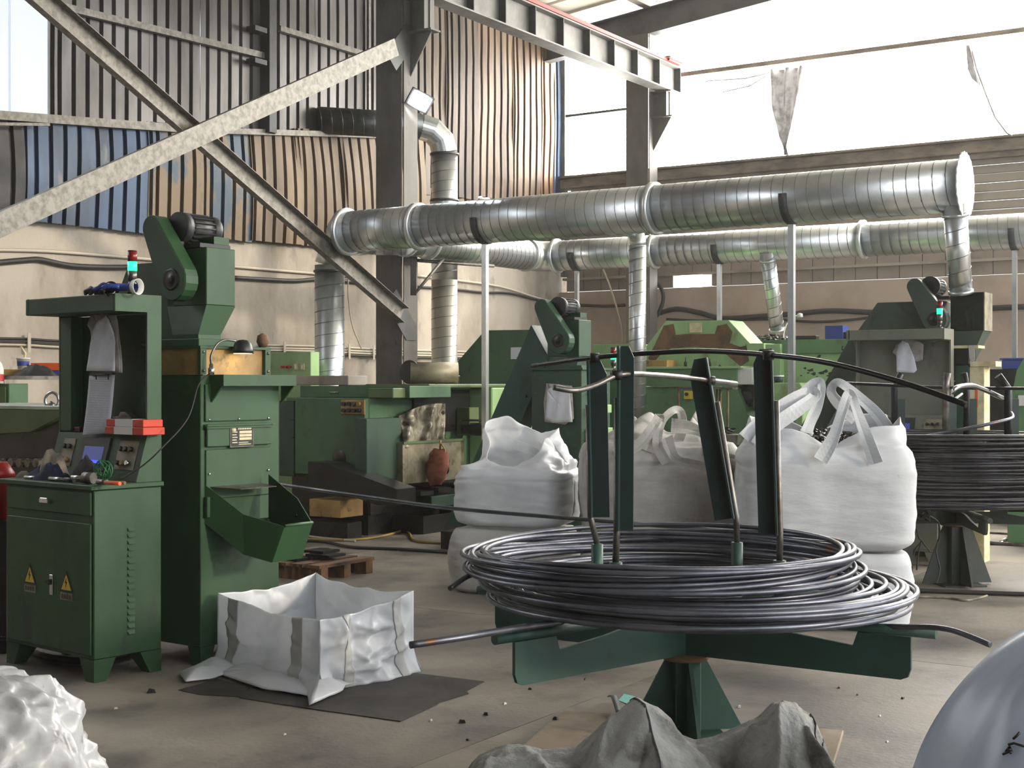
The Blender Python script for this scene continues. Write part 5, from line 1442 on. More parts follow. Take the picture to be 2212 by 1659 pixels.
def make_creases(seed, n, amp, w, box=(0, 1, 0, 1), lmin=.2, lmax=.6):
    rr = random.Random(seed); out = []
    for _ in range(n):
        x, y = rr.uniform(box[0], box[1]), rr.uniform(box[2], box[3]); a = rr.uniform(0, 2 * pi); L = rr.uniform(lmin, lmax)
        out.append((Vector((x, y)), Vector((x + L * math.cos(a), y + L * math.sin(a))), amp * rr.choice((-1, 1, 1)) * rr.uniform(.4, 1), w * rr.uniform(.6, 1.4)))
    return out
def crease(cr, x, y):
    z = 0.0; p = Vector((x, y))
    for (a, b, amp, w) in cr:
        ab = b - a; f = max(0, min(1, (p - a).dot(ab) / ab.length_squared)); d = (p - a - ab * f).length
        if d < w * 4: z += amp * math.exp(-d / w) * (1 - .6 * abs(2 * f - 1))
    return z
def bulk_bag(name, label, c, rz, w, d, h, z0=0.0, rim=None, mt='sack', seed=0.0, n=5.0, bulge=.05, amp=.03, content=None, collar=.12, parent=None, group='filled bulk bags'):
    """rounded woven bag; rim(a) -> (height above the shoulder, inward scale) shapes the open top"""
    t = thing(name, label, 'bulk bag', loc=(c[0], c[1], z0), rz=rz, group=group)
    def sup(a):
        ca, sa = math.cos(a), math.sin(a)
        k = (abs(ca) ** n + abs(sa) ** n) ** (-1 / n)
        return ca * k, sa * k
    V0 = .72
    crb = make_creases(int(seed * 13), 26, .035, .07, (0, 1, .62, 1), .08, .3)
    crs_ = make_creases(int(seed * 17), 14, .012, .05, (0, 1, .1, .72), .1, .3)
    def fn(u, v):
        a = 2 * pi * u; x, y = sup(a)
        if v <= V0:
            q = v / V0
            if q < .1: s = .86 + .14 * math.sin(q / .1 * pi / 2)
            else: s = 1 + bulge * math.sin((q - .1) / .9 * pi)
            if q > .86: s -= .06 * ((q - .86) / .14) ** 2
            z = h * q; s2 = s
        else:
            q = (v - V0) / (1 - V0); rh, rs = rim(a) if rim else (.0, .0)
            s2 = .94 + (rs - .94) * (q ** .8); z = h + rh * q if rim else h + .012 * math.sin(q * pi / 2)
        X, Y = x * w / 2 * s2, y * d / 2 * s2
        m = .55 * (crumple(X + seed, Y + seed * .3, z * 2.2, 2.1) - .6) if v <= V0 else crumple(X + seed, Y + seed * .3, z * 1.5, 2.6) - .6
        am = amp * (1.0 if v <= V0 else 1.5)
        fo = .0016 * math.sin(z * 90 + 7 * nz(X * 3 + seed, Y * 3, z * 4)) * (1 if v < V0 else 0)
        k = 1 + (m * am * 2 + fo + crease(crb if v > .6 else crs_, u, v) * (1.0 if rim or v < .6 else .3)) / max(w, .2)
        return Vector((X * k, Y * k, max(0.0, z + (m * am if v > .05 else 0))))
    mb = MB(); mb.grid(fn, 110, 64)
    # floor of the bag
    mb.build('sack_body', M[mt], t, solid=.004 if rim else 0, merge=True)
    if content:
        zc, sc = content
        rr = random.Random(int(seed * 10) + 1)
        mb = MB(); mb.grid(lambda u, v: Vector((sup(2 * pi * u)[0] * w / 2 * sc * v, sup(2 * pi * u)[1] * d / 2 * sc * v, zc + .07 * (1 - v) + .02 * nz(u * 9, v * 6, seed))), 40, 10)
        mb.build('fill', M['scrap'], t)
        mb = MB()
        for k in range(420):
            a = rr.uniform(0, 2 * pi); r = sc * math.sqrt(rr.random()) * .97; x, y = sup(a)
            p = Vector((x * w / 2 * r, y * d / 2 * r, zc + .07 * (1 - r / sc) + .012))
            mb.box(-.02, .02, -.006, .006, -.005, .005, Matrix.Translation(p) @ Matrix.Rotation(rr.uniform(0, 6), 4, 'Z') @ Matrix.Rotation(rr.uniform(-1, 1), 4, 'Y'))
        o = mb.build('scrap_bits', M['scrap'], t); o['kind'] = 'stuff'
    return t
def strap(t, pts, wpx, mt='sack', name='strap', tw=.35):
    """flat webbing loop, folded lengthwise and pinched where it bends"""
    q = smooth_path([P(*p) for p in pts], 6); n = len(q); w0 = wpx / FPX * pts[0][2]; vs = []
    sd = pts[0][0] * .01
    for i, p in enumerate(q):
        tg = (q[min(i + 1, n - 1)] - q[max(i - 1, 0)]).normalized()
        s = tg.cross(Vector((.25, 1, 0))).normalized()
        s = (s + Vector((0, tw * math.sin(i * .3 + sd), 0))).normalized(); f = s.cross(tg).normalized()
        k = i / (n - 1); w = w0 * (.72 + .5 * abs(2 * k - 1) ** 1.5 + .15 * nz(k * 6, sd))
        fold = .32 + .25 * nz(k * 5, sd + 3)
        for (x, y) in ((-.5, .0), (-.15, fold * .55), (.2, fold * .25), (.5, .02)):
            vs.append(p + s * (x * w) + f * (y * w * .45))
    m = 4
    fs = [(i * m + j, i * m + j + 1, (i + 1) * m + j + 1, (i + 1) * m + j) for i in range(n - 1) for j in range(m - 1)]
    return MB().add(vs, fs, False).build(name, M[mt], t, solid=.003, world=True)
# right pile
rc = P(1772, 1200, 8.95)
bulk_bag('bulk_bag', 'lower white bulk bag of the right pile, half hidden by the near coil', (rc.x, rc.y), -.1, 1.02, .95, .47, 0, None, 'sack', 3.3, 6, .04, .025)
def rimR(a):
    ca, sa = math.cos(a), math.sin(a)
    cn = min(1, abs(ca * sa) * 2.2)
    return (.03 + .15 * cn - (.05 if sa < -.6 else 0), .74 + .1 * cn)
t = bulk_bag('bulk_bag', 'upper white bulk bag of the right pile, brimming with dark scrap', (rc.x, rc.y - .05), -.1, 1.03, .95, .62, .49, rimR, 'sack', 7.1, 6.5, .03, .03, (.64, .74))
strap(t, [(1612, 950, 8.4), (1655, 905, 8.45), (1715, 862, 8.5), (1750, 848, 8.55), (1760, 856, 8.5), (1722, 886, 8.42), (1668, 925, 8.38), (1640, 965, 8.36)], 34)
strap(t, [(1690, 892, 8.9), (1738, 848, 8.9), (1766, 824, 8.9), (1775, 834, 8.85), (1768, 872, 8.8), (1752, 908, 8.75), (1742, 935, 8.7)], 24)
strap(t, [(1850, 905, 9.0), (1812, 872, 8.95), (1796, 850, 8.9), (1800, 832, 8.85), (1816, 828, 8.8), (1860, 862, 8.75), (1902, 905, 8.7), (1945, 975, 8.65)], 26)
strap(t, [(1772, 995, 8.38), (1800, 945, 8.38), (1820, 885, 8.42), (1832, 852, 8.45), (1840, 856, 8.45), (1852, 890, 8.42), (1872, 945, 8.38), (1892, 1002, 8.36)], 26)
mb = None
# middle pile
mc = P(1425, 1150, 9.85)
bulk_bag('bulk_bag', 'soiled lower bulk bag of the middle pile behind the near coil', (mc.x, mc.y), .05, 1.0, .9, .42, 0, None, 'sack_dirty', 11.3, 4.5, .05, .025)
def rimM(a):
    sa = math.sin(a); return (.13 + .07 * math.sin(a * 3 + 1) + .05 * math.sin(a * 5), .42 + .12 * math.sin(a * 4))
t = bulk_bag('bulk_bag', 'soiled grey bulk bag of the middle pile with knotted straps', (mc.x, mc.y - .04), .05, 1.06, .95, .62, .452, rimM, 'sack_dirty', 14.2, 4.5, .05, .035, (.6, .55))
strap(t, [(1440, 1000, 9.2), (1420, 960, 9.3), (1428, 915, 9.4), (1452, 888, 9.45), (1470, 890, 9.5), (1474, 925, 9.5), (1462, 960, 9.5)], 22, 'sack_dirty')
strap(t, [(1330, 985, 9.3), (1380, 960, 9.3), (1412, 920, 9.35), (1424, 900, 9.4), (1420, 930, 9.4), (1400, 975, 9.3)], 26, 'sack_dirty')
strap(t, [(1450, 920, 9.3), (1490, 925, 9.3), (1530, 945, 9.35), (1540, 985, 9.3), (1590, 1000, 9.4)], 30, 'sack_dirty')
strap(t, [(1440, 945, 9.25), (1460, 990, 9.2), (1510, 1005, 9.15), (1545, 1020, 9.1)], 24, 'sack_dirty')
# left pile
lc = P(1112, 1200, 10.3)
bulk_bag('bulk_bag', 'slumped lower bulk bag of the left pile beside the inclined conveyor', (lc.x, lc.y), -.35, .82, .8, .45, 0, None, 'sack_dirty', 21.0, 4.0, .06, .03)
def rimL(a):
    # high fin at the back left, low fold at the front
    f = max(0, math.cos(a - 2.35)) ** 2; g = max(0, math.cos(a - .45)) ** 3; lo = max(0, math.cos(a + 1.7)) ** 2
    return (.16 + .2 * f + .13 * g - .16 * lo, .62 - .25 * lo + .08 * math.sin(a * 5))
t = bulk_bag('bulk_bag', 'crumpled open white bag on top of the left pile', (lc.x + .03, lc.y), -.35, .8, .76, .4, .482, rimL, 'liner', 24.6, 4.2, .04, .06)
strap(t, [(1110, 960, 10.3), (1150, 975, 10.2), (1190, 1000, 10.1), (1204, 1010, 10.1), (1180, 1020, 10.1)], 20, 'liner')

# ---- open liner box in the foreground
cn = {'N': Vector((-.93, 6.78)), 'L': Vector((-1.564, 7.45)), 'R': Vector((-.515, 7.33)), 'K': Vector((-1.12, 8.0))}
ctop = {'N': .358, 'L': .39, 'R': .42, 'K': .425}
cc = (cn['N'] + cn['K']) / 2
t = thing('open_sack', 'empty white square sack standing open on the floor by the parts elevator', 'sack', loc=(cc.x, cc.y, 0))
def wall(a, b, seed, name, mt='liner', u0=0, u1=1, off=0.0, nu=64, nv=40):
    pa, pb = cn[a], cn[b]; nrm = Vector((pb.y - pa.y, -(pb.x - pa.x))).normalized()
    if nrm.dot((pa + pb) / 2 - cc) < 0: nrm = -nrm
    crs = make_creases(int(seed * 10), {'N': 16, 'L': 5}.get(a, 6), 0.06 if a == 'N' else .03, .05, lmin=.2, lmax=.5)
    def fn(u, v):
        u = u0 + (u1 - u0) * u
        p = pa.lerp(pb, u); zt = ctop[a] * (1 - u) + ctop[b] * u - .03 * math.sin(pi * u) * (1 + .6 * nz(u * 5, seed))
        z = .004 + (zt - .004) * v
        edge = math.sin(pi * u) ** .5
        out = edge * ((crumple(u * 1.1 + seed, v * .8, seed, 2.2) - .62) * .06) + .006 * math.sin(u * 19 + seed) * edge * (1 - v * .5)
        out += crease(crs, u, v) * edge
        out += .05 * max(0, 1 - v / .3) ** 1.5 * (1 + .6 * nz(u * 6 + seed, 1.3)) - .025 * edge * v
        return Vector((p.x + nrm.x * (out + off), p.y + nrm.y * (out + off), z))
    return MB().grid(fn, nu, nv).build(name, M[mt], t, solid=.003, world=True)
for (a, b, s) in (('L', 'N', 1.0), ('N', 'R', 4.2), ('R', 'K', 7.7), ('K', 'L', 9.1)):
    wall(a, b, s, 'sack_wall')
for (a, b, s, u0) in (('L', 'N', 1.0, .1), ('L', 'N', 1.0, .74), ('N', 'R', 4.2, .24), ('N', 'R', 4.2, .78)):
    wall(a, b, s, 'seam_band', 'liner_band', u0, u0 + .09, .0035, 10, 40)
MB().grid(lambda u, v: Vector((*(cn['L'].lerp(cn['N'], u).lerp(cn['K'].lerp(cn['R'], u), v)), .006 + .02 * crumple(u, v, 0, 2.5))), 20, 20).build('sack_floor', M['liner'], t, world=True)
def flap(pts, name='flap', amp=.02, seed=0):
    """flat bag corner lying on the floor, outline in pixels on the floor"""
    q = []
    for (x, y) in pts:
        k = 1.5 / ((y - CY) / FPX); q.append(P(x, y, k).xy)
    c = sum(q, Vector((0, 0))) / len(q); m = len(q)
    def fn(u, v):
        f = u * m; i = int(f) % m; g = f - int(f); p = q[i].lerp(q[(i + 1) % m], g)
        r = c.lerp(p, v)
        return Vector((r.x, r.y, .012 + .055 * (1 - v ** 2) * (1 + .5 * nz(r.x * 7 + seed, r.y * 7)) + amp * .4 * crumple(r.x, r.y, seed, 5)))
    return MB().grid(fn, 40, 12).build(name, M['liner'], t, solid=.003, world=True)
flap([(388, 1462), (400, 1480), (455, 1474), (520, 1455), (500, 1436), (470, 1432)])
flap([(668, 1532), (740, 1500), (752, 1478), (690, 1470), (640, 1490), (664, 1510)], seed=3)
flap([(470, 1462), (560, 1494), (670, 1512), (700, 1490), (600, 1470), (500, 1440)], 'hem_roll', seed=5)
flap([(700, 1500), (800, 1476), (890, 1446), (880, 1430), (780, 1450), (700, 1480)], 'hem_roll', seed=8)

# ---- foreground sacks along the bottom edge
def outline_sack(name, label, pts, Yr, yb, yf, mt, seed, cat='sack', amp=.05, cr2=()):
    cr2 = [(Vector(a), Vector(b), h, w) for (a, b, h, w) in cr2]
    q = [P(x, y, Yr) for (x, y) in pts]
    xs = [p.x for p in q]; zs = [p.z for p in q]
    def zat(x):
        if x <= xs[0]: return zs[0]
        for i in range(len(xs) - 1):
            if x <= xs[i + 1]: return zs[i] + (zs[i + 1] - zs[i]) * (x - xs[i]) / max(1e-6, xs[i + 1] - xs[i])
        return zs[-1]
    mb = MB(); x0, x1 = xs[0], xs[-1]
    def fn(u, v):
        x = x0 + (x1 - x0) * u; zr = zat(x)
        e = max(0.0, min(1.0, min(u, 1 - u) * 16))
        y = yb + (yf - yb) * v
        vr = (Yr - yb) / (yf - yb)
        s = (v / vr) ** .75 if v < vr else 1 - .8 * ((v - vr) / (1 - vr)) ** 1.1
        cr = (crumple(x + seed, y, 0, 4.2) - .6) + .45 * (crumple(x + seed + 3, y, 0, 9.5) - .6)
        z = zr * s * (.25 + .75 * e ** .5) + amp * cr * (1 if abs(v - vr) > .04 else .25) + crease(cr2, x, y) * min(1, abs(v - vr) * 6)
        return Vector((x + .05 * nz(x * 4, y * 4, seed + 4) * (abs(v - vr) > .1), y + .06 * nz(x * 3, y * 3, seed), max(.006, z)))
    mb.grid(fn, 200, 90)
    o = mb.build(name, M[mt], solid=.004); return tag(o, label, cat), fn
gs, gsf = outline_sack('empty_sack', 'crumpled grey woven sack heaped at the bottom centre before the wire stand',
    [(985, 1665), (1040, 1638), (1095, 1613), (1140, 1614), (1170, 1622), (1245, 1618), (1310, 1562), (1360, 1518), (1376, 1512), (1420, 1530), (1450, 1556), (1468, 1588), (1500, 1600), (1545, 1592), (1590, 1570), (1640, 1552), (1676, 1520), (1706, 1516), (1745, 1538), (1780, 1556), (1790, 1590), (1798, 1640)], 4.85, 5.3, 4.2, 'sack_grey', 2.0, amp=.04, cr2=[((.42, 4.85), (.5, 4.35), .12, .05), ((.42, 4.85), (.2, 4.45), .1, .06), ((.42, 4.85), (.62, 4.6), .06, .04), ((.5, 4.7), (.35, 4.3), -.07, .04), ((.94, 4.85), (.82, 4.4), .12, .05), ((.94, 4.85), (1.06, 4.4), .1, .05), ((.9, 4.8), (.7, 4.62), .09, .04), ((.68, 4.75), (.7, 4.35), -.08, .05), ((-.02, 4.85), (-.12, 4.5), .08, .05), ((.02, 4.85), (.16, 4.45), .08, .04), ((.1, 4.8), (.05, 4.4), -.06, .04), ((.25, 4.8), (.3, 4.4), -.07, .04), ((1.0, 4.75), (.95, 4.3), -.05, .03)])
# seams stitched on the grey sack are dark cords
def blob(name, label, c, rx, ry, h, mt, seed, amp, cat, n=2.6, f=3.0):
    crs = make_creases(int(seed * 7), 70, .07, .05, (-1, 1, -1, 1), .2, .7)
    def fn(u, v):
        a = 2 * pi * u; ph = v * pi / 2
        r = math.cos(ph) ** (2 / n) if v < 1 else 0; z = math.sin(ph) ** (2 / n)
        x, y = rx * r * math.cos(a), ry * r * math.sin(a)
        k = 1 + amp * 2 * (crumple(x * 1.2 + seed, y * 1.2, z * h, f) - .62) * (1 - .5 * v) + crease(crs, math.cos(a) * (1 - .7 * v) * 1.0, math.sin(a) * (1 - .7 * v))
        return Vector((c[0] + x * k, c[1] + y * k, max(.004, z * h * (.5 + .5 * k))))
    mb = MB(); mb.grid(fn, 180, 80)
    return tag(mb.build(name, M[mt], None, merge=True), label, cat)
blob('filled_sack', 'shiny white plastic sack in the bottom left corner', (-1.74, 4.45), .43, .4, .57, 'liner_dimmed', 6.0, .13, 'sack', 2.8, 5.2)
fc = Vector((1.72, 3.95))
dm = (.62, .55, .86)
t = thing('filled_sack', 'bluish plastic film sack with black marker strokes in the bottom right corner', 'sack', loc=(fc.x, fc.y, 0))
mb = MB()
def fn(u, v):
    a = 2 * pi * u; ph = v * pi / 2; r = math.cos(ph) ** .9
    k = 1 + .018 * math.sin(a * 9 + 3 * nz(v * 2, u * 3)) + .03 * nz(math.cos(a) * 2, math.sin(a) * 2, v * 2)
    return Vector((fc.x + dm[0] * r * k * math.cos(a), fc.y + dm[1] * r * k * math.sin(a), max(.004, dm[2] * math.sin(ph) * (.97 + .03 * k))))
mb.grid(fn, 120, 40); mb.build('film', M['film'], t, world=True, merge=True)
def on_dome(px, py):
    r = ray(px, py); o = CAM - Vector((fc.x, fc.y, 0)); S = [1 / d for d in dm]
    od = Vector((o.x * S[0], o.y * S[1], o.z * S[2])); rd = Vector((r.x * S[0], r.y * S[1], r.z * S[2]))
    a = rd.dot(rd); b = 2 * od.dot(rd); c_ = od.dot(od) - 1.09; disc = b * b - 4 * a * c_
    if disc < 0: return None
    return CAM + r * ((-b - math.sqrt(disc)) / (2 * a))
for st in ([(2203, 1582), (2196, 1590), (2188, 1597)], [(2178, 1609), (2190, 1606), (2200, 1609), (2214, 1613)], [(2172, 1625), (2182, 1612), (2185, 1618), (2175, 1622), (2186, 1622), (2166, 1630)], [(2178, 1616), (2180, 1624), (2184, 1628)]):
    q = [on_dome(*p) for p in st]
    if all(q): MB().tube(q, .0035, 5).build('marker_stroke', M['black'], t, world=True)
# ================================================================== SMALL THINGS
def place(fr, p):     # local -> world
    return fr.o + fr.x * p[0] + fr.y * p[1] + Vector((0, 0, p[2]))
def sheet_poly(fr, pts, y, name, mt, parent, th=.0015, curl=0.0):
    """thin sheet with a pixel outline on the frame's plane y; fan-subdivided and slightly curled"""
    q = [fr.fx(a, b, y) for (a, b) in pts]; c = sum(q, Vector((0, 0, 0))) / len(q); m = len(q)
    h = max(p.z for p in q) - min(p.z for p in q); z1 = max(p.z for p in q)
    def fn(u, v):
        f = u * m; i = int(f) % m; g = f - int(f); p = c.lerp(q[i].lerp(q[(i + 1) % m], g), v)
        k = (z1 - p.z) / max(h, 1e-6)
        return Vector((p.x, y - curl * k * k - .004 * math.sin(p.x * 60 + k * 3), p.z))
    return MB().grid(fn, m * 6, 6).build(name, mt, parent, solid=th)
# ---- papers on the near cabinet
t = thing('paper_bundle', 'bundle of crumpled papers hanging inside the near cabinet hood', 'papers', cab1)
sheet_poly(cab1, [(198, 678), (240, 677), (252, 690), (264, 750), (270, 806), (246, 804), (200, 770), (196, 715), (190, 702)], .30, 'back_page', M['paper_dirty'], t, curl=.02)
sheet_poly(cab1, [(228, 682), (236, 690), (252, 740), (258, 802), (198, 802), (196, 745), (200, 715), (212, 694)], .285, 'front_page', M['paper'], t, curl=.03)
sheet_poly(cab1, [(232, 678), (250, 682), (262, 760), (268, 804), (256, 803), (250, 745), (238, 700)], .29, 'side_page', M['paper_dirty'], t, curl=.03)
t = thing('clipboard_list', 'long ruled list hanging from a black clip in the near cabinet', 'clipboard', cab1)
pg = sheet_poly(cab1, [(194, 812), (248, 810), (240, 936), (186, 940)], .30, 'page', M['paper'], t, curl=.02)
ln = MB()
for k in range(30):
    f = (k + 2.5) / 34; x0 = 194 - 8 * f + 4; x1 = 248 - 8 * f - 4; y = 812 + 126 * f
    a = cab1.fx(x0, y + .5, .3); b = cab1.fx(x1, y - .8, .3); kk = f
    yy = .3 - .02 * kk * kk - .0065
    ln.add([(a.x, yy, a.z), (b.x, yy, b.z), (b.x, yy, b.z - .0012), (a.x, yy, a.z - .0012)], [(0, 1, 2, 3)])
ln.build('ruled_lines', M['ink'], pg)
a = cab1.fx(196, 806, .295); b = cab1.fx(246, 815, .295)
MB().box(a.x, b.x, .285, .3, b.z + .012, a.z).build('board_edge', M['black'], t)
a = cab1.fx(210, 810, .29); b = cab1.fx(236, 820, .29)
MB().tube([(a.x, .284, b.z), (a.x, .284, a.z), (b.x, .284, a.z), (b.x, .284, b.z), ], .004, 6).build('clip', M['black'], t)
# ---- boxes on the console ledge
def ledge_box(px0, px1, z0, z1, name, label, mt, y0=.255, y1=.39, band=None):
    a = cab1.fx(px0, 940, y0).x; b = cab1.fx(px1, 940, y0).x
    t = thing(name, label, 'box', loc=place(cab1, ((a + b) / 2, (y0 + y1) / 2, z0)), rz=cab1.t)
    w = (b - a) / 2; d = (y1 - y0) / 2
    MB().box(-w, w, -d, d, 0, z1 - z0).build('carton', mt, t, bevel=.003)
    if band:
        MB().box(-w * .5, w * .45, -d - .001, d + .001, -.0 + .001, z1 - z0 + .001).build('white_wrap', M['white'], t)
    return t
M['redorange'] = mat('red orange card', srgb(196, 62, 40), .6)
ledge_box(226, 309, 1.2365, 1.276, 'insert_box', 'lower red and white carton on the console ledge of the near cabinet', M['redorange'], band=True)
ledge_box(229, 309, 1.2775, 1.316, 'insert_box', 'upper red and white carton on the console ledge of the near cabinet', M['redorange'], .262, .385, True)
ledge_box(140, 172, 1.2365, 1.25, 'small_case', 'flat grey case in the corner of the near cabinet ledge', M['motor'], .33, .385)
ledge_box(141, 172, 1.2515, 1.265, 'small_case', 'flat red case in the corner of the near cabinet ledge', M['redlens'], .33, .385)
a = cab1.fx(262, 918, .3)
t = thing('gauge_tool', 'grey hand gauge lying on the red and white cartons', 'tool', loc=place(cab1, (a.x, .32, 1.3175)), rz=cab1.t)
MB().prism([(-.08, .0), (.09, 0), (.085, .012), (.03, .035), (-.01, .035), (-.03, .012), (-.08, .008)], 'y', -.02, .02).build('body', M['steel'], t, bevel=.002)
MB().box(.0, .075, -.022, -.0205, .008, .02).build('window', M['black'], t)
# ---- rags and tools on the worktop
M['rag_beige'] = mat('dirty cotton', srgb(150, 140, 122), .9, col2=srgb(100, 92, 80), scale=9)
M['rag_blue'] = mat('navy cloth', srgb(40, 50, 78), .9, col2=srgb(26, 32, 50), scale=9)
M['rag_dark'] = mat('dark greasy cloth', srgb(58, 54, 58), .9, col2=srgb(36, 34, 36), scale=9)
ZW = .9925
def heap(name, label, cx, cy, w, d, h, mt, seed, cat='rag', z=ZW, rz=0.0, fr=cab1):
    mb = MB()
    def fn(u, v):
        a = 2 * pi * u; r = v
        k = 1 + .35 * nz(math.cos(a) * 1.5 + seed, math.sin(a) * 1.5)
        x, y = w / 2 * r * k * math.cos(a), d / 2 * r * k * math.sin(a)
        return Vector((x, y, max(.0, h * min(1, 1.25 * (1 - r ** 1.6)) * (.6 + .4 * ridged(x * 14 + seed, y * 14, seed)))))
    mb.grid(fn, 40, 14)
    o = mb.build(name, mt, None, merge=True); o.location = place(fr, (cx, cy, z)); o.rotation_euler = (0, 0, fr.t + rz)
    return tag(o, label, cat)
def wt(px, py): p = cab1.fz(px, py, ZW); return p.x, p.y
x, y = cab1.fx(113, 1012, .13).x, .13; heap('cotton_glove', 'dirty beige cotton glove heaped by the console of the near cabinet', x, y, .27, .14, .16, M['rag_beige'], 1.0, 'glove')
x, y = cab1.fx(108, 1026, .09).x, .09; heap('cloth', 'navy cloth lying on the worktop of the near cabinet', x, y, .34, .14, .09, M['rag_blue'], 4.0, 'cloth')
x, y = cab1.fx(186, 1016, .13).x, .13; heap('rag', 'dark greasy rag below the small screen of the near cabinet', x, y, .22, .13, .14, M['rag_dark'], 7.0)
x, y = cab1.fx(52, 1032, .1).x, .1; heap('rag', 'small grey rag at the left end of the near worktop', x, y, .12, .07, .035, M['rag_beige'], 9.0)
x, y = cab1.fx(222, 1015, .12).x, .09
M['greenwire'] = mat('green wire', srgb(24, 110, 62), .45)
pts = []
rr = random.Random(8)
for i in range(90):
    a = i * .42; pts.append(Vector((.045 * math.cos(a) * (1 + .3 * math.sin(i * .23)), .02 * math.sin(a * 1.3), .055 + .045 * math.sin(a) * (1 + .3 * math.cos(i * .31)))))
o = MB().tube(pts, .003, 6).build('wire_tangle', M['greenwire']); o.location = place(cab1, (x, y + .03, ZW)); o.rotation_euler = (0, 0, cab1.t); tag(o, 'small tangle of green wire on the near worktop', 'wire')
def tool(name, label, px, py, rz, parts):
    x, y = cab1.fx(px, py, .03).x, .035
    t = thing(name, label, 'tool', loc=place(cab1, (x, y, ZW + .0005)), rz=cab1.t + rz)
    for (nm, p0, p1, r, m) in parts: MB().cyl(p0, p1, r, n=10).build(nm, m, t)
tool('torque_driver', 'long silver driver lying at the worktop edge of the near cabinet', 128, 1031, .05, (('shaft', (-.09, 0, .012), (.04, 0, .012), .011, M['chrome']), ('grip', (.0401, 0, .012), (.12, 0, .012), .012, M['black'])))
tool('socket_wrench', 'shiny steel socket on the near worktop', 190, 1034, .3, (('socket', (-.03, 0, .03), (.03, 0, .03), .03, M['steel']), ('drive', (-.1, -.01, .03), (-.0301, 0, .03), .012, M['chrome'])))
tool('pliers', 'pliers with black and orange handles at the worktop corner', 238, 1040, .1, (('jaw', (-.1, 0, .015), (-.03, 0, .015), .014, M['steel']), ('handle', (-.03, .012, .015), (.08, .02, .015), .009, M['rust']), ('handle', (-.03, -.012, .015), (.09, -.02, .015), .01, M['orange'])))
tool('short_wrench', 'stubby steel wrench left of the navy cloth', 72, 1026, .4, (('bar', (-.06, 0, .01), (.05, 0, .01), .009, M['chrome']), ('head', (.05, 0, .012), (.085, 0, .012), .018, M['steel'])))
# ---- gloves on the hood
def glove(name, label, base, rz, mt, mt2, seed, droop=None):
    t = thing(name, label, 'glove', loc=base, rz=rz)
    def palm(u, v):
        a = 2 * pi * u; r = .042 * (.75 + .25 * math.sin(pi * v))
        return Vector((-.08 + .15 * v, r * math.cos(a), .022 + .019 * math.sin(a) + .006 * nz(u * 4, v * 4, seed)))
    mb = MB(); mb.grid(palm, 18, 8)
    for k in range(4):
        y = -.033 + k * .022; L = (.05, .065, .07, .055)[k]
        pts = [(.05, y, .022), (.085, y * 1.15, .03 + .008 * (k % 2)), (.085 + L * .6, y * 1.3, .02), (.09 + L, y * 1.35, .012)]
        if droop is not None and k == 0: pts = [(.04, y, .022), (.07, y - .02, .018), (.075, y - .045, -.01), (.075, y - .05, -.06)]
        mb.tube(smooth_path(pts, 3), .011, 8)
    mb.tube(smooth_path([(-.02, .04, .02), (.02, .065, .026), (.06, .075, .016)], 3), .012, 8)
    mb.build('glove_body', mt, t)
    MB().lathe([(.036, 0), (.042, -.03), (.04, -.03), (.034, 0)], (-.08, 0, .022), 'x', 16).build('cuff', mt2, t)
    return t
ZH = 1.9625
pz = cab1.fx(222, 628, .16); glove('work_glove', 'black work glove drooping over the hood edge of the near cabinet', place(cab1, (pz.x, .165, ZH)), cab1.t + 2.9, M['black'], M['motor'], 2.0, 1)
pz = cab1.fx(252, 628, .16); glove('work_glove', 'blue and white work glove lying on the hood of the near cabinet', place(cab1, (pz.x, .19, ZH + .012)), cab1.t + 3.4, M['blue'], M['white'], 5.0)
# ---- gooseneck lamp on the parts elevator
bs = elv.sx(459, 803, .07)
t = thing('gooseneck_lamp', 'lit black gooseneck lamp bent over the shelf of the near parts elevator', 'lamp', loc=place(elv, (.06, bs.y, 1.5505)), rz=elv.t)
MB().lathe([(.0, 0), (.016, 0), (.016, .035), (.011, .036), (.011, .055), (0, .055)], n=14).build('base', M['chrome'], t)
q = [Vector((0, 0, .055)), Vector((0, 0, .1)), Vector((0, .04, .16)), Vector((0, .1, .185)), Vector((0, .17, .18))]
MB().tube(smooth_path(q, 5), .0065, 8).build('neck', M['steel'], t)
MB().lathe([(.0, .075), (.025, .072), (.045, .055), (.056, .02), (.058, 0), (.052, 0), (.04, .045), (0, .06)], (0, .225, .115), 'z', 24).build('shade', M['black'], t)
M['bulb'] = mat('warm lamp disc', (1, .9, .7, 1), .5, emit=(1, .78, .45, 1), estr=6)
MB().lathe([(0, -.001), (.05, -.001), (.05, .004), (0, .004)], (0, .225, .115), 'z', 20).build('diffuser', M['bulb'], t)
cb = [place(elv, (.06, bs.y, 1.56)), P(430, 830, 7.38), P(405, 905, 7.25), P(352, 966, 7.1), P(310, 1005, 7.1), P(262, 1036, 7.12)]
tag(MB().tube(smooth_path(cb, 6), .004, 6).build('lamp_cable', M['cable']), 'thin black lamp cable sagging from the elevator shelf to the near cabinet', 'cable')
MB().lathe([(.0, .05), (.03, .035), (.035, .0), (.02, -.03), (0, -.03)], (-.02, .47, 1.735), 'z', 16).build('knob', M['rust'], bpy.data.objects['parts_elevator'])
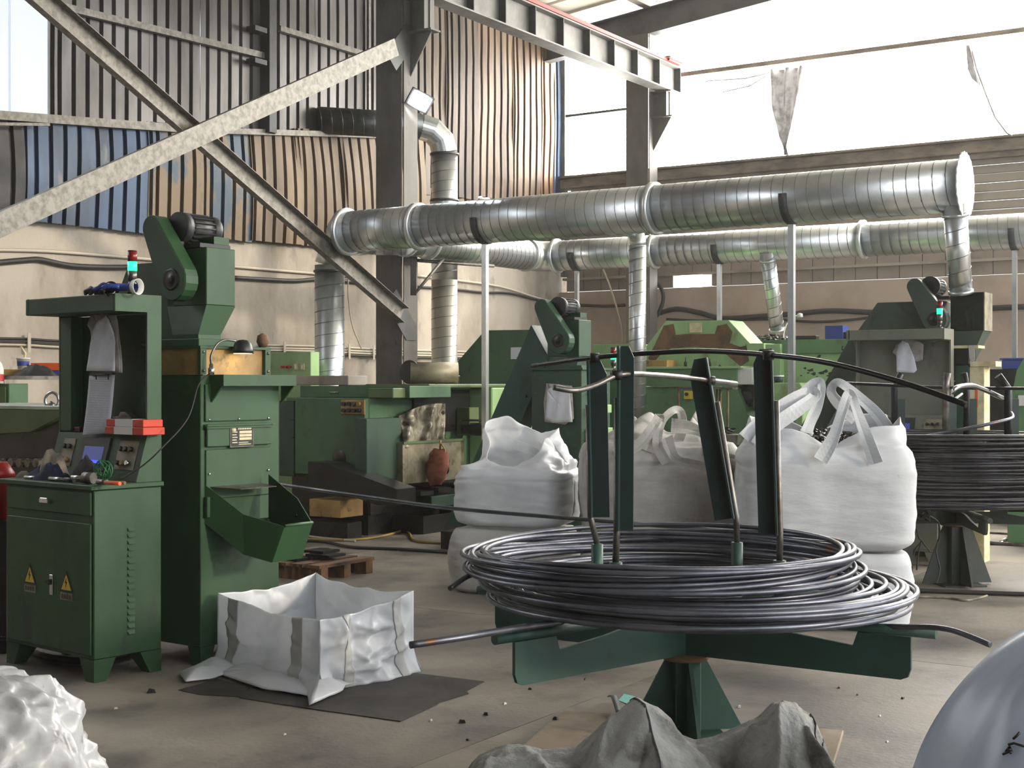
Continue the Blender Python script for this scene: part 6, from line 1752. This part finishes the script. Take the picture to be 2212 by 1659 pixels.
# ---- papers on the other cabinets
t = thing('paper_bundle', 'white paper sheaf hung on the dark green elevator behind the upright bars', 'papers', elmf)
sheet_poly(elmf, [(1180, 828), (1236, 834), (1240, 905), (1222, 918), (1178, 912), (1174, 870)], -.012, 'back_page', M['paper_dirty'], t, curl=.01)
sheet_poly(elmf, [(1182, 842), (1206, 830), (1230, 838), (1238, 912), (1196, 914), (1180, 905)], -.02, 'front_page', M['paper'], t, curl=.015)
t = thing('paper_bundle', 'fan of soiled papers pinned in the right control cabinet', 'papers', cab3)
sheet_poly(cab3, [(1936, 742), (1956, 733), (1985, 738), (1995, 745), (1994, 778), (1982, 782), (1940, 772), (1928, 762)], .305, 'back_page', M['paper_dirty'], t, curl=.01)
sheet_poly(cab3, [(1950, 736), (1962, 742), (1975, 772), (1981, 800), (1975, 806), (1938, 804), (1936, 762), (1940, 745)], .295, 'front_page', M['paper'], t, curl=.01)
# ---- signal tower beside the dark green elevator
fr = Fr(P(1325, 815, 12.6).x, 12.6, -33)
t = thing('signal_post', 'red and green signal tower on a post between two upright bars', 'signal light', fr)
z0 = P(0, 808, 12.6).z
MB().box(-.12, .1, -.1, .12, 0, z0 - .02).build('pedestal', M['green_mid'], t, bevel=.005)
MB().box(-.03, .03, -.03, .03, z0 - .02, z0).build('mount', M['steel'], t)
stack_light(t, (0, 0, z0), 1.05)
# ---- floor coverings
def floor_poly(pts, th, name, label, cat, mt, z0=.0005):
    q = [P(x, y, 1.5 / ((y - CY) / FPX)) for (x, y) in pts]
    return tag(MB().prism([(p.x, p.y) for p in q], 'z', z0, z0 + th).build(name, mt), label, cat)
M['matte'] = mat('dark oily board', srgb(64, 60, 56), .8, col2=srgb(44, 41, 38), scale=3)
floor_poly([(517, 1509), (665, 1532), (865, 1560), (945, 1523), (950, 1519), (1012, 1500), (1008, 1494), (1046, 1474), (897, 1456), (700, 1470), (540, 1488)], .004, 'floor_mat', 'dark oily board lying under the open white sack', 'mat', M['matte'])
floor_poly([(385, 1492), (430, 1502), (520, 1507), (540, 1486), (470, 1468)], .003, 'floor_mat', 'small dark board sticking out left of the open white sack', 'mat', M['matte'])
M['ply'] = mat('dusty plywood', srgb(146, 132, 114), .85, col2=srgb(116, 102, 84), scale=2.4, col3=srgb(90, 80, 68), scale3=6)
o = MB().box(-.62, .62, -.36, .36, 0, .02).build('plywood_board', M['ply'], bevel=.004); o.location = (.72, 5.84, .0005); o.rotation_euler = (0, 0, -.3); tag(o, 'dusty plywood board under the near wire stand', 'board')
for ob in list(st1.children):
    pass
st1.location.z = .021; bpy.data.objects['wire_coil'].location.z += .0
M['tealpaper'] = mat('teal label', srgb(120, 190, 180), .6)
floor_poly([(1336, 1514), (1348, 1500), (1372, 1506), (1360, 1524)], .002, 'paper_tag', 'small teal paper tag on the floor left of the wire stand', 'paper tag', M['tealpaper'])
q = [P(1318, 1508, 6.62), P(1326, 1524, 6.5), P(1338, 1546, 6.2)]
tag(MB().ribbon(smooth_path([Vector((p.x, p.y, .024 + .03 * math.sin(i * 1.2))) for i, p in enumerate(q)], 4), Vector((1, 0, 0)), .03).build('strap_end', M['galv_dark'], solid=.003), 'short grey strap end on the plywood board', 'strap')
# ---- wooden pallet behind the elevator chute
M['wood'] = mat('oily pallet wood', srgb(128, 92, 62), .85, col2=srgb(70, 52, 38), scale=5, col3=srgb(36, 30, 26), scale3=6, stretch=(3, .6, .6))
fr = Fr(P(690, 1240, 10.6).x, 10.6, -33)
t = thing('wooden_pallet', 'oily wooden pallet loaded with dark parts behind the chute bucket', 'pallet', fr)
for k in range(3): MB().box(-.8, 0, .02 + k * .27, .1 + k * .27, .0, .1).build('runner', M['wood'], t)
for k in range(5): MB().box(-.8 + k * .17, -.68 + k * .17, 0, .66, .101, .125).build('plank', M['wood'], t)
t2 = thing('steel_plates', 'dark steel plates stacked on the wooden pallet', 'plates', loc=place(fr, (-.3, .3, .1255)), rz=fr.t)
for k, (x, y, w) in enumerate(((-.15, -.1, .14), (.06, .05, .12), (-.02, .1, .1))): MB().box(x - w, x + w, y - .1, y + .1, k * .022, k * .022 + .02).build('plate', M['oily'], t2)
# ---- cables and hoses on the floor
def floor_line(name, label, cat, pts, r, mt, z=None):
    q = [P(x, y, 1.5 / ((y - CY) / FPX)) for (x, y) in pts]; q = [Vector((p.x, p.y, r + .001)) for p in q]
    return tag(MB().tube(smooth_path(q, 5), r, 8).build(name, mt), label, cat)
M['yellowhose'] = mat('yellow hose', srgb(150, 124, 58), .6)
floor_line('air_hose', 'black hose lying on the floor before the heading machine', 'hose', [(640, 1172), (700, 1174), (760, 1186), (860, 1190), (985, 1198)], .014, M['cable'])
floor_line('air_hose', 'yellowish hose looping on the floor before the heading machine', 'hose', [(660, 1168), (740, 1170), (800, 1166), (840, 1158), (872, 1150), (884, 1156), (900, 1172), (985, 1178)], .012, M['yellowhose'])
floor_line('steel_rod', 'pale steel rod on the floor below the drip tray', 'rod', [(652, 1160), (700, 1166), (768, 1172)], .012, M['conduit'])
floor_line('air_hose', 'black hose curled under the near control cabinet', 'hose', [(40, 1400), (60, 1414), (120, 1432), (200, 1436), (280, 1420), (300, 1400)], .02, M['cable'])
floor_line('steel_pipe', 'long black pipe on the floor before the far wire stand', 'pipe', [(1900, 1279), (2060, 1284), (2260, 1291)], .016, M['cable'])
floor_line('rope', 'frayed rope end on the floor before the far wire stand', 'rope', [(1955, 1292), (2040, 1294), (2085, 1300), (2110, 1296), (2132, 1290)], .008, M['rag_beige'])
rr = random.Random(31)
M['bit'] = mat('metal bit', srgb(38, 36, 34), .5, .4)
M['whitebit'] = mat('white crumb', srgb(190, 188, 180), .8)
bits = [(998, 1562, 1, 16), (1265, 1469, 1, 8), (1010, 1600, 1, 9), (930, 1558, 0, 10), (1090, 1522, 0, 10), (615, 1588, 0, 8), (1597, 1529, 0, 12), (1852, 1502, 1, 7), (1950, 1510, 1, 10), (1812, 1487, 1, 9), (1900, 1548, 0, 8), (1916, 1604, 0, 8), (205, 1410, 0, 8), (1050, 1545, 1, 14), (1200, 1565, 1, 14), (1145, 1490, 1, 9), (250, 1532, 0, 9), (327, 1497, 1, 20)]
wh = ['well right of the dark oily board', 'nearest below the left arm of the near stand', 'on the floor left of the grey heaped sack', 'just below the oily board tip', 'right of the oily board under the wire tail', 'alone in the middle of the left foreground', 'right of the near stand foot', 'below the right arm end of the near stand', 'farthest right towards the bluish film sack', 'left of two below the right stand arm',
      'on the floor right of the grey sack', 'closest to the bluish film sack', 'under the near control cabinet', 'curled right of the oily board corner', 'on the plywood board', 'between oily board and near stand', 'left of the oily board below the cabinets', 'flat before the near parts elevator']
where = {(b[0], b[1]): w for b, w in zip(bits, wh)}
for (x, y, k, s) in bits:
    Y = 1.5 / ((y - CY) / FPX); p = P(x, y, Y); r = s / FPX * Y / 2
    mb = MB().hull8([(-r, -r * .6, 0), (r, -r * .5, 0), (r * .8, r * .6, 0), (-r * .9, r * .5, 0)], [(-r * .6, -r * .4, r * .7), (r * .7, -r * .3, r * .8), (r * .5, r * .4, r * .6), (-r * .6, r * .3, r * .9)])
    o = mb.build('floor_scrap', M['bit'] if k else M['whitebit']); o.location = (p.x, p.y, .0006); o.rotation_euler = (0, 0, rr.uniform(0, 6))
    if abs(x - 1200) < 2: o.location.z = .0215
    tag(o, ('dark metal scrap bit ' if k else 'white crumb ') + where[(x, y)], 'scrap', 'dark scrap bits on the floor' if k else 'white crumbs on the floor')
# ---- clutter by the far stand
t = thing('tube_frame', 'bent tubular steel frame on the floor behind the far wire stand', 'frame', loc=P(2150, 1170, 13.4).xy.to_3d())
MB().tube(smooth_path([P(2092, 1115, 13.3), P(2085, 1150, 13.3), P(2096, 1166, 13.2), P(2130, 1172, 13.1), P(2240, 1182, 12.9)], 5), .02, 10).build('tube', M['steel'], t, world=True)
MB().tube(smooth_path([P(2122, 1110, 14.2), P(2114, 1136, 14.2), P(2126, 1150, 14.1), P(2160, 1154, 14.0), P(2240, 1160, 13.8)], 5), .02, 10).build('tube', M['steel'], t, world=True)
MB().tube([P(2160, 1172, 13.1), P(2192, 1154, 14.0)], .014, 8).build('cross_tube', M['chrome'], t, world=True)
t = thing('red_bucket', 'red plastic bucket peeping out right of the right bag pile', 'bucket', loc=P(1948, 1168, 9.9).xy.to_3d())
zb = P(0, 1168, 9.9).z
MB().lathe([(0, zb), (.07, zb), (.075, zb + .14), (.07, zb + .14), (.065, zb + .01), (0, zb + .01)], n=20).build('bucket_wall', M['red'], t)
MB().box(-.15, .05, -.1, .1, 0, zb - .001).build('crate_under', M['oily'], t)
t = thing('cable_bundle', 'tangle of dark cables dangling from the far stand arm', 'cable', loc=P(1990, 1150, 10.0))
rr = random.Random(4)
c0 = P(1985, 1112, 10.05)
pts = [c0 + Vector((.06 * math.cos(i * 1.1) * (1 + .4 * rr.random()), .03 * rr.uniform(-1, 1), .05 * math.sin(i * 1.3))) for i in range(40)]
MB().tube(smooth_path(pts, 2), .008, 6).build('knot', M['cable'], t, world=True)
for q in ([(1975, 1125), (1984, 1160), (1990, 1170), (1976, 1190), (1968, 1232)], [(1990, 1170), (1984, 1195), (1980, 1232)], [(2000, 1112), (2026, 1128), (2030, 1160), (2022, 1190), (2030, 1230), (2022, 1262)], [(1990, 1168), (2004, 1185), (2010, 1192)]):
    MB().tube(smooth_path([P(x, y, 10.05) for (x, y) in q], 4), .006, 6).build('cable_end', M['cable'], t, world=True)
# ---- stitched seams of the grey sack
for (u0, u1, v0, v1, bend) in ((.462, .52, .42, .95, .02), (.935, .955, .42, .9, .0), (.955, .972, .42, .9, .0)):
    pts = []
    for i in range(15):
        f = i / 14; p = gsf(u0 + (u1 - u0) * f + bend * math.sin(pi * f), v0 + (v1 - v0) * f); pts.append(p + Vector((0, -.004, .005)))
    MB().tube(pts, .0035, 5).build('stitched_seam', M['motor'], gs, world=True)
# stack of shiny discs behind the conveyor
t = thing('disc_stack', 'stack of oily steel discs behind the inclined conveyor leg', 'steel discs', loc=P(1135, 948, 13.6).xy.to_3d())
zd = P(0, 948, 13.6).z
MB().box(-.2, .2, -.15, .15, 0, zd).build('stool', M['oily'], t)
for k in range(3): MB().lathe([(.06, zd + .001 + k * .03), (.13, zd + .003 + k * .03), (.13, zd + .025 + k * .03), (.06, zd + .028 + k * .03)], (.02 * k - .05, 0, 0), 'z', 20).build('disc', M['steel'], t)

# ---- machine edge and crate at the right picture border
fr = Fr(P(2196, 900, 13.2).x, 13.2, -33)
t = thing('sloped_machine', 'green sloped machine casing cut by the right picture edge', 'machine', fr)
q = [fr.fx(x, y, 0) for (x, y) in ((2176, 900), (2196, 800), (2216, 765), (2300, 765), (2300, 900))]
z_ = 0
MB().prism([(q[0].x, 0), (q[0].x, q[0].z), (q[1].x, q[1].z), (q[2].x, q[2].z), (q[3].x, q[3].z), (q[3].x, 0)], 'y', 0, .5).build('casing', M['green_lit'], t, bevel=.006)
MB().box(q[1].x + .02, q[1].x + .12, -.03, -.001, q[0].z + .1, q[0].z + .2).build('switch', M['white'], t, bevel=.003)
fr = Fr(P(2164, 798, 15.2).x, 15.2, -33)
t = thing('blue_crate', 'blue plastic crate on a dark stand near the right picture edge', 'crate', fr)
za = P(0, 798, 15.2).z; zb_ = P(0, 778, 15.2).z
MB().box(0, .3, 0, .25, za, zb_).build('crate_body', M['blue'], t, bevel=.006)
MB().box(-.02, .32, -.02, .27, zb_ + .0005, zb_ + .02).build('crate_rim', M['blue'], t, bevel=.004)
MB().box(-.3, .4, -.05, .4, 0, za - .001).build('stand', M['oily'], t)

# ================================================================== DUST HAZE in the hall
hz_m = bpy.data.materials.new('dusty air'); hz_m.use_nodes = True
nt = hz_m.node_tree
for n in list(nt.nodes):
    if n.type == 'BSDF_PRINCIPLED': nt.nodes.remove(n)
vs_ = nt.nodes.new('ShaderNodeVolumeScatter'); vs_.inputs['Density'].default_value = .0016; vs_.inputs['Anisotropy'].default_value = .2
vs_.inputs['Color'].default_value = (1, .97, .92, 1)
nt.links.new(vs_.outputs['Volume'], nt.nodes['Material Output'].inputs['Volume'])
o = bbox_prism('dusty_air', hz_m, -.8, 22, -.8, 18.2, -.4, 10.2); tag(o, 'thin dusty haze filling the hall', kind='structure')
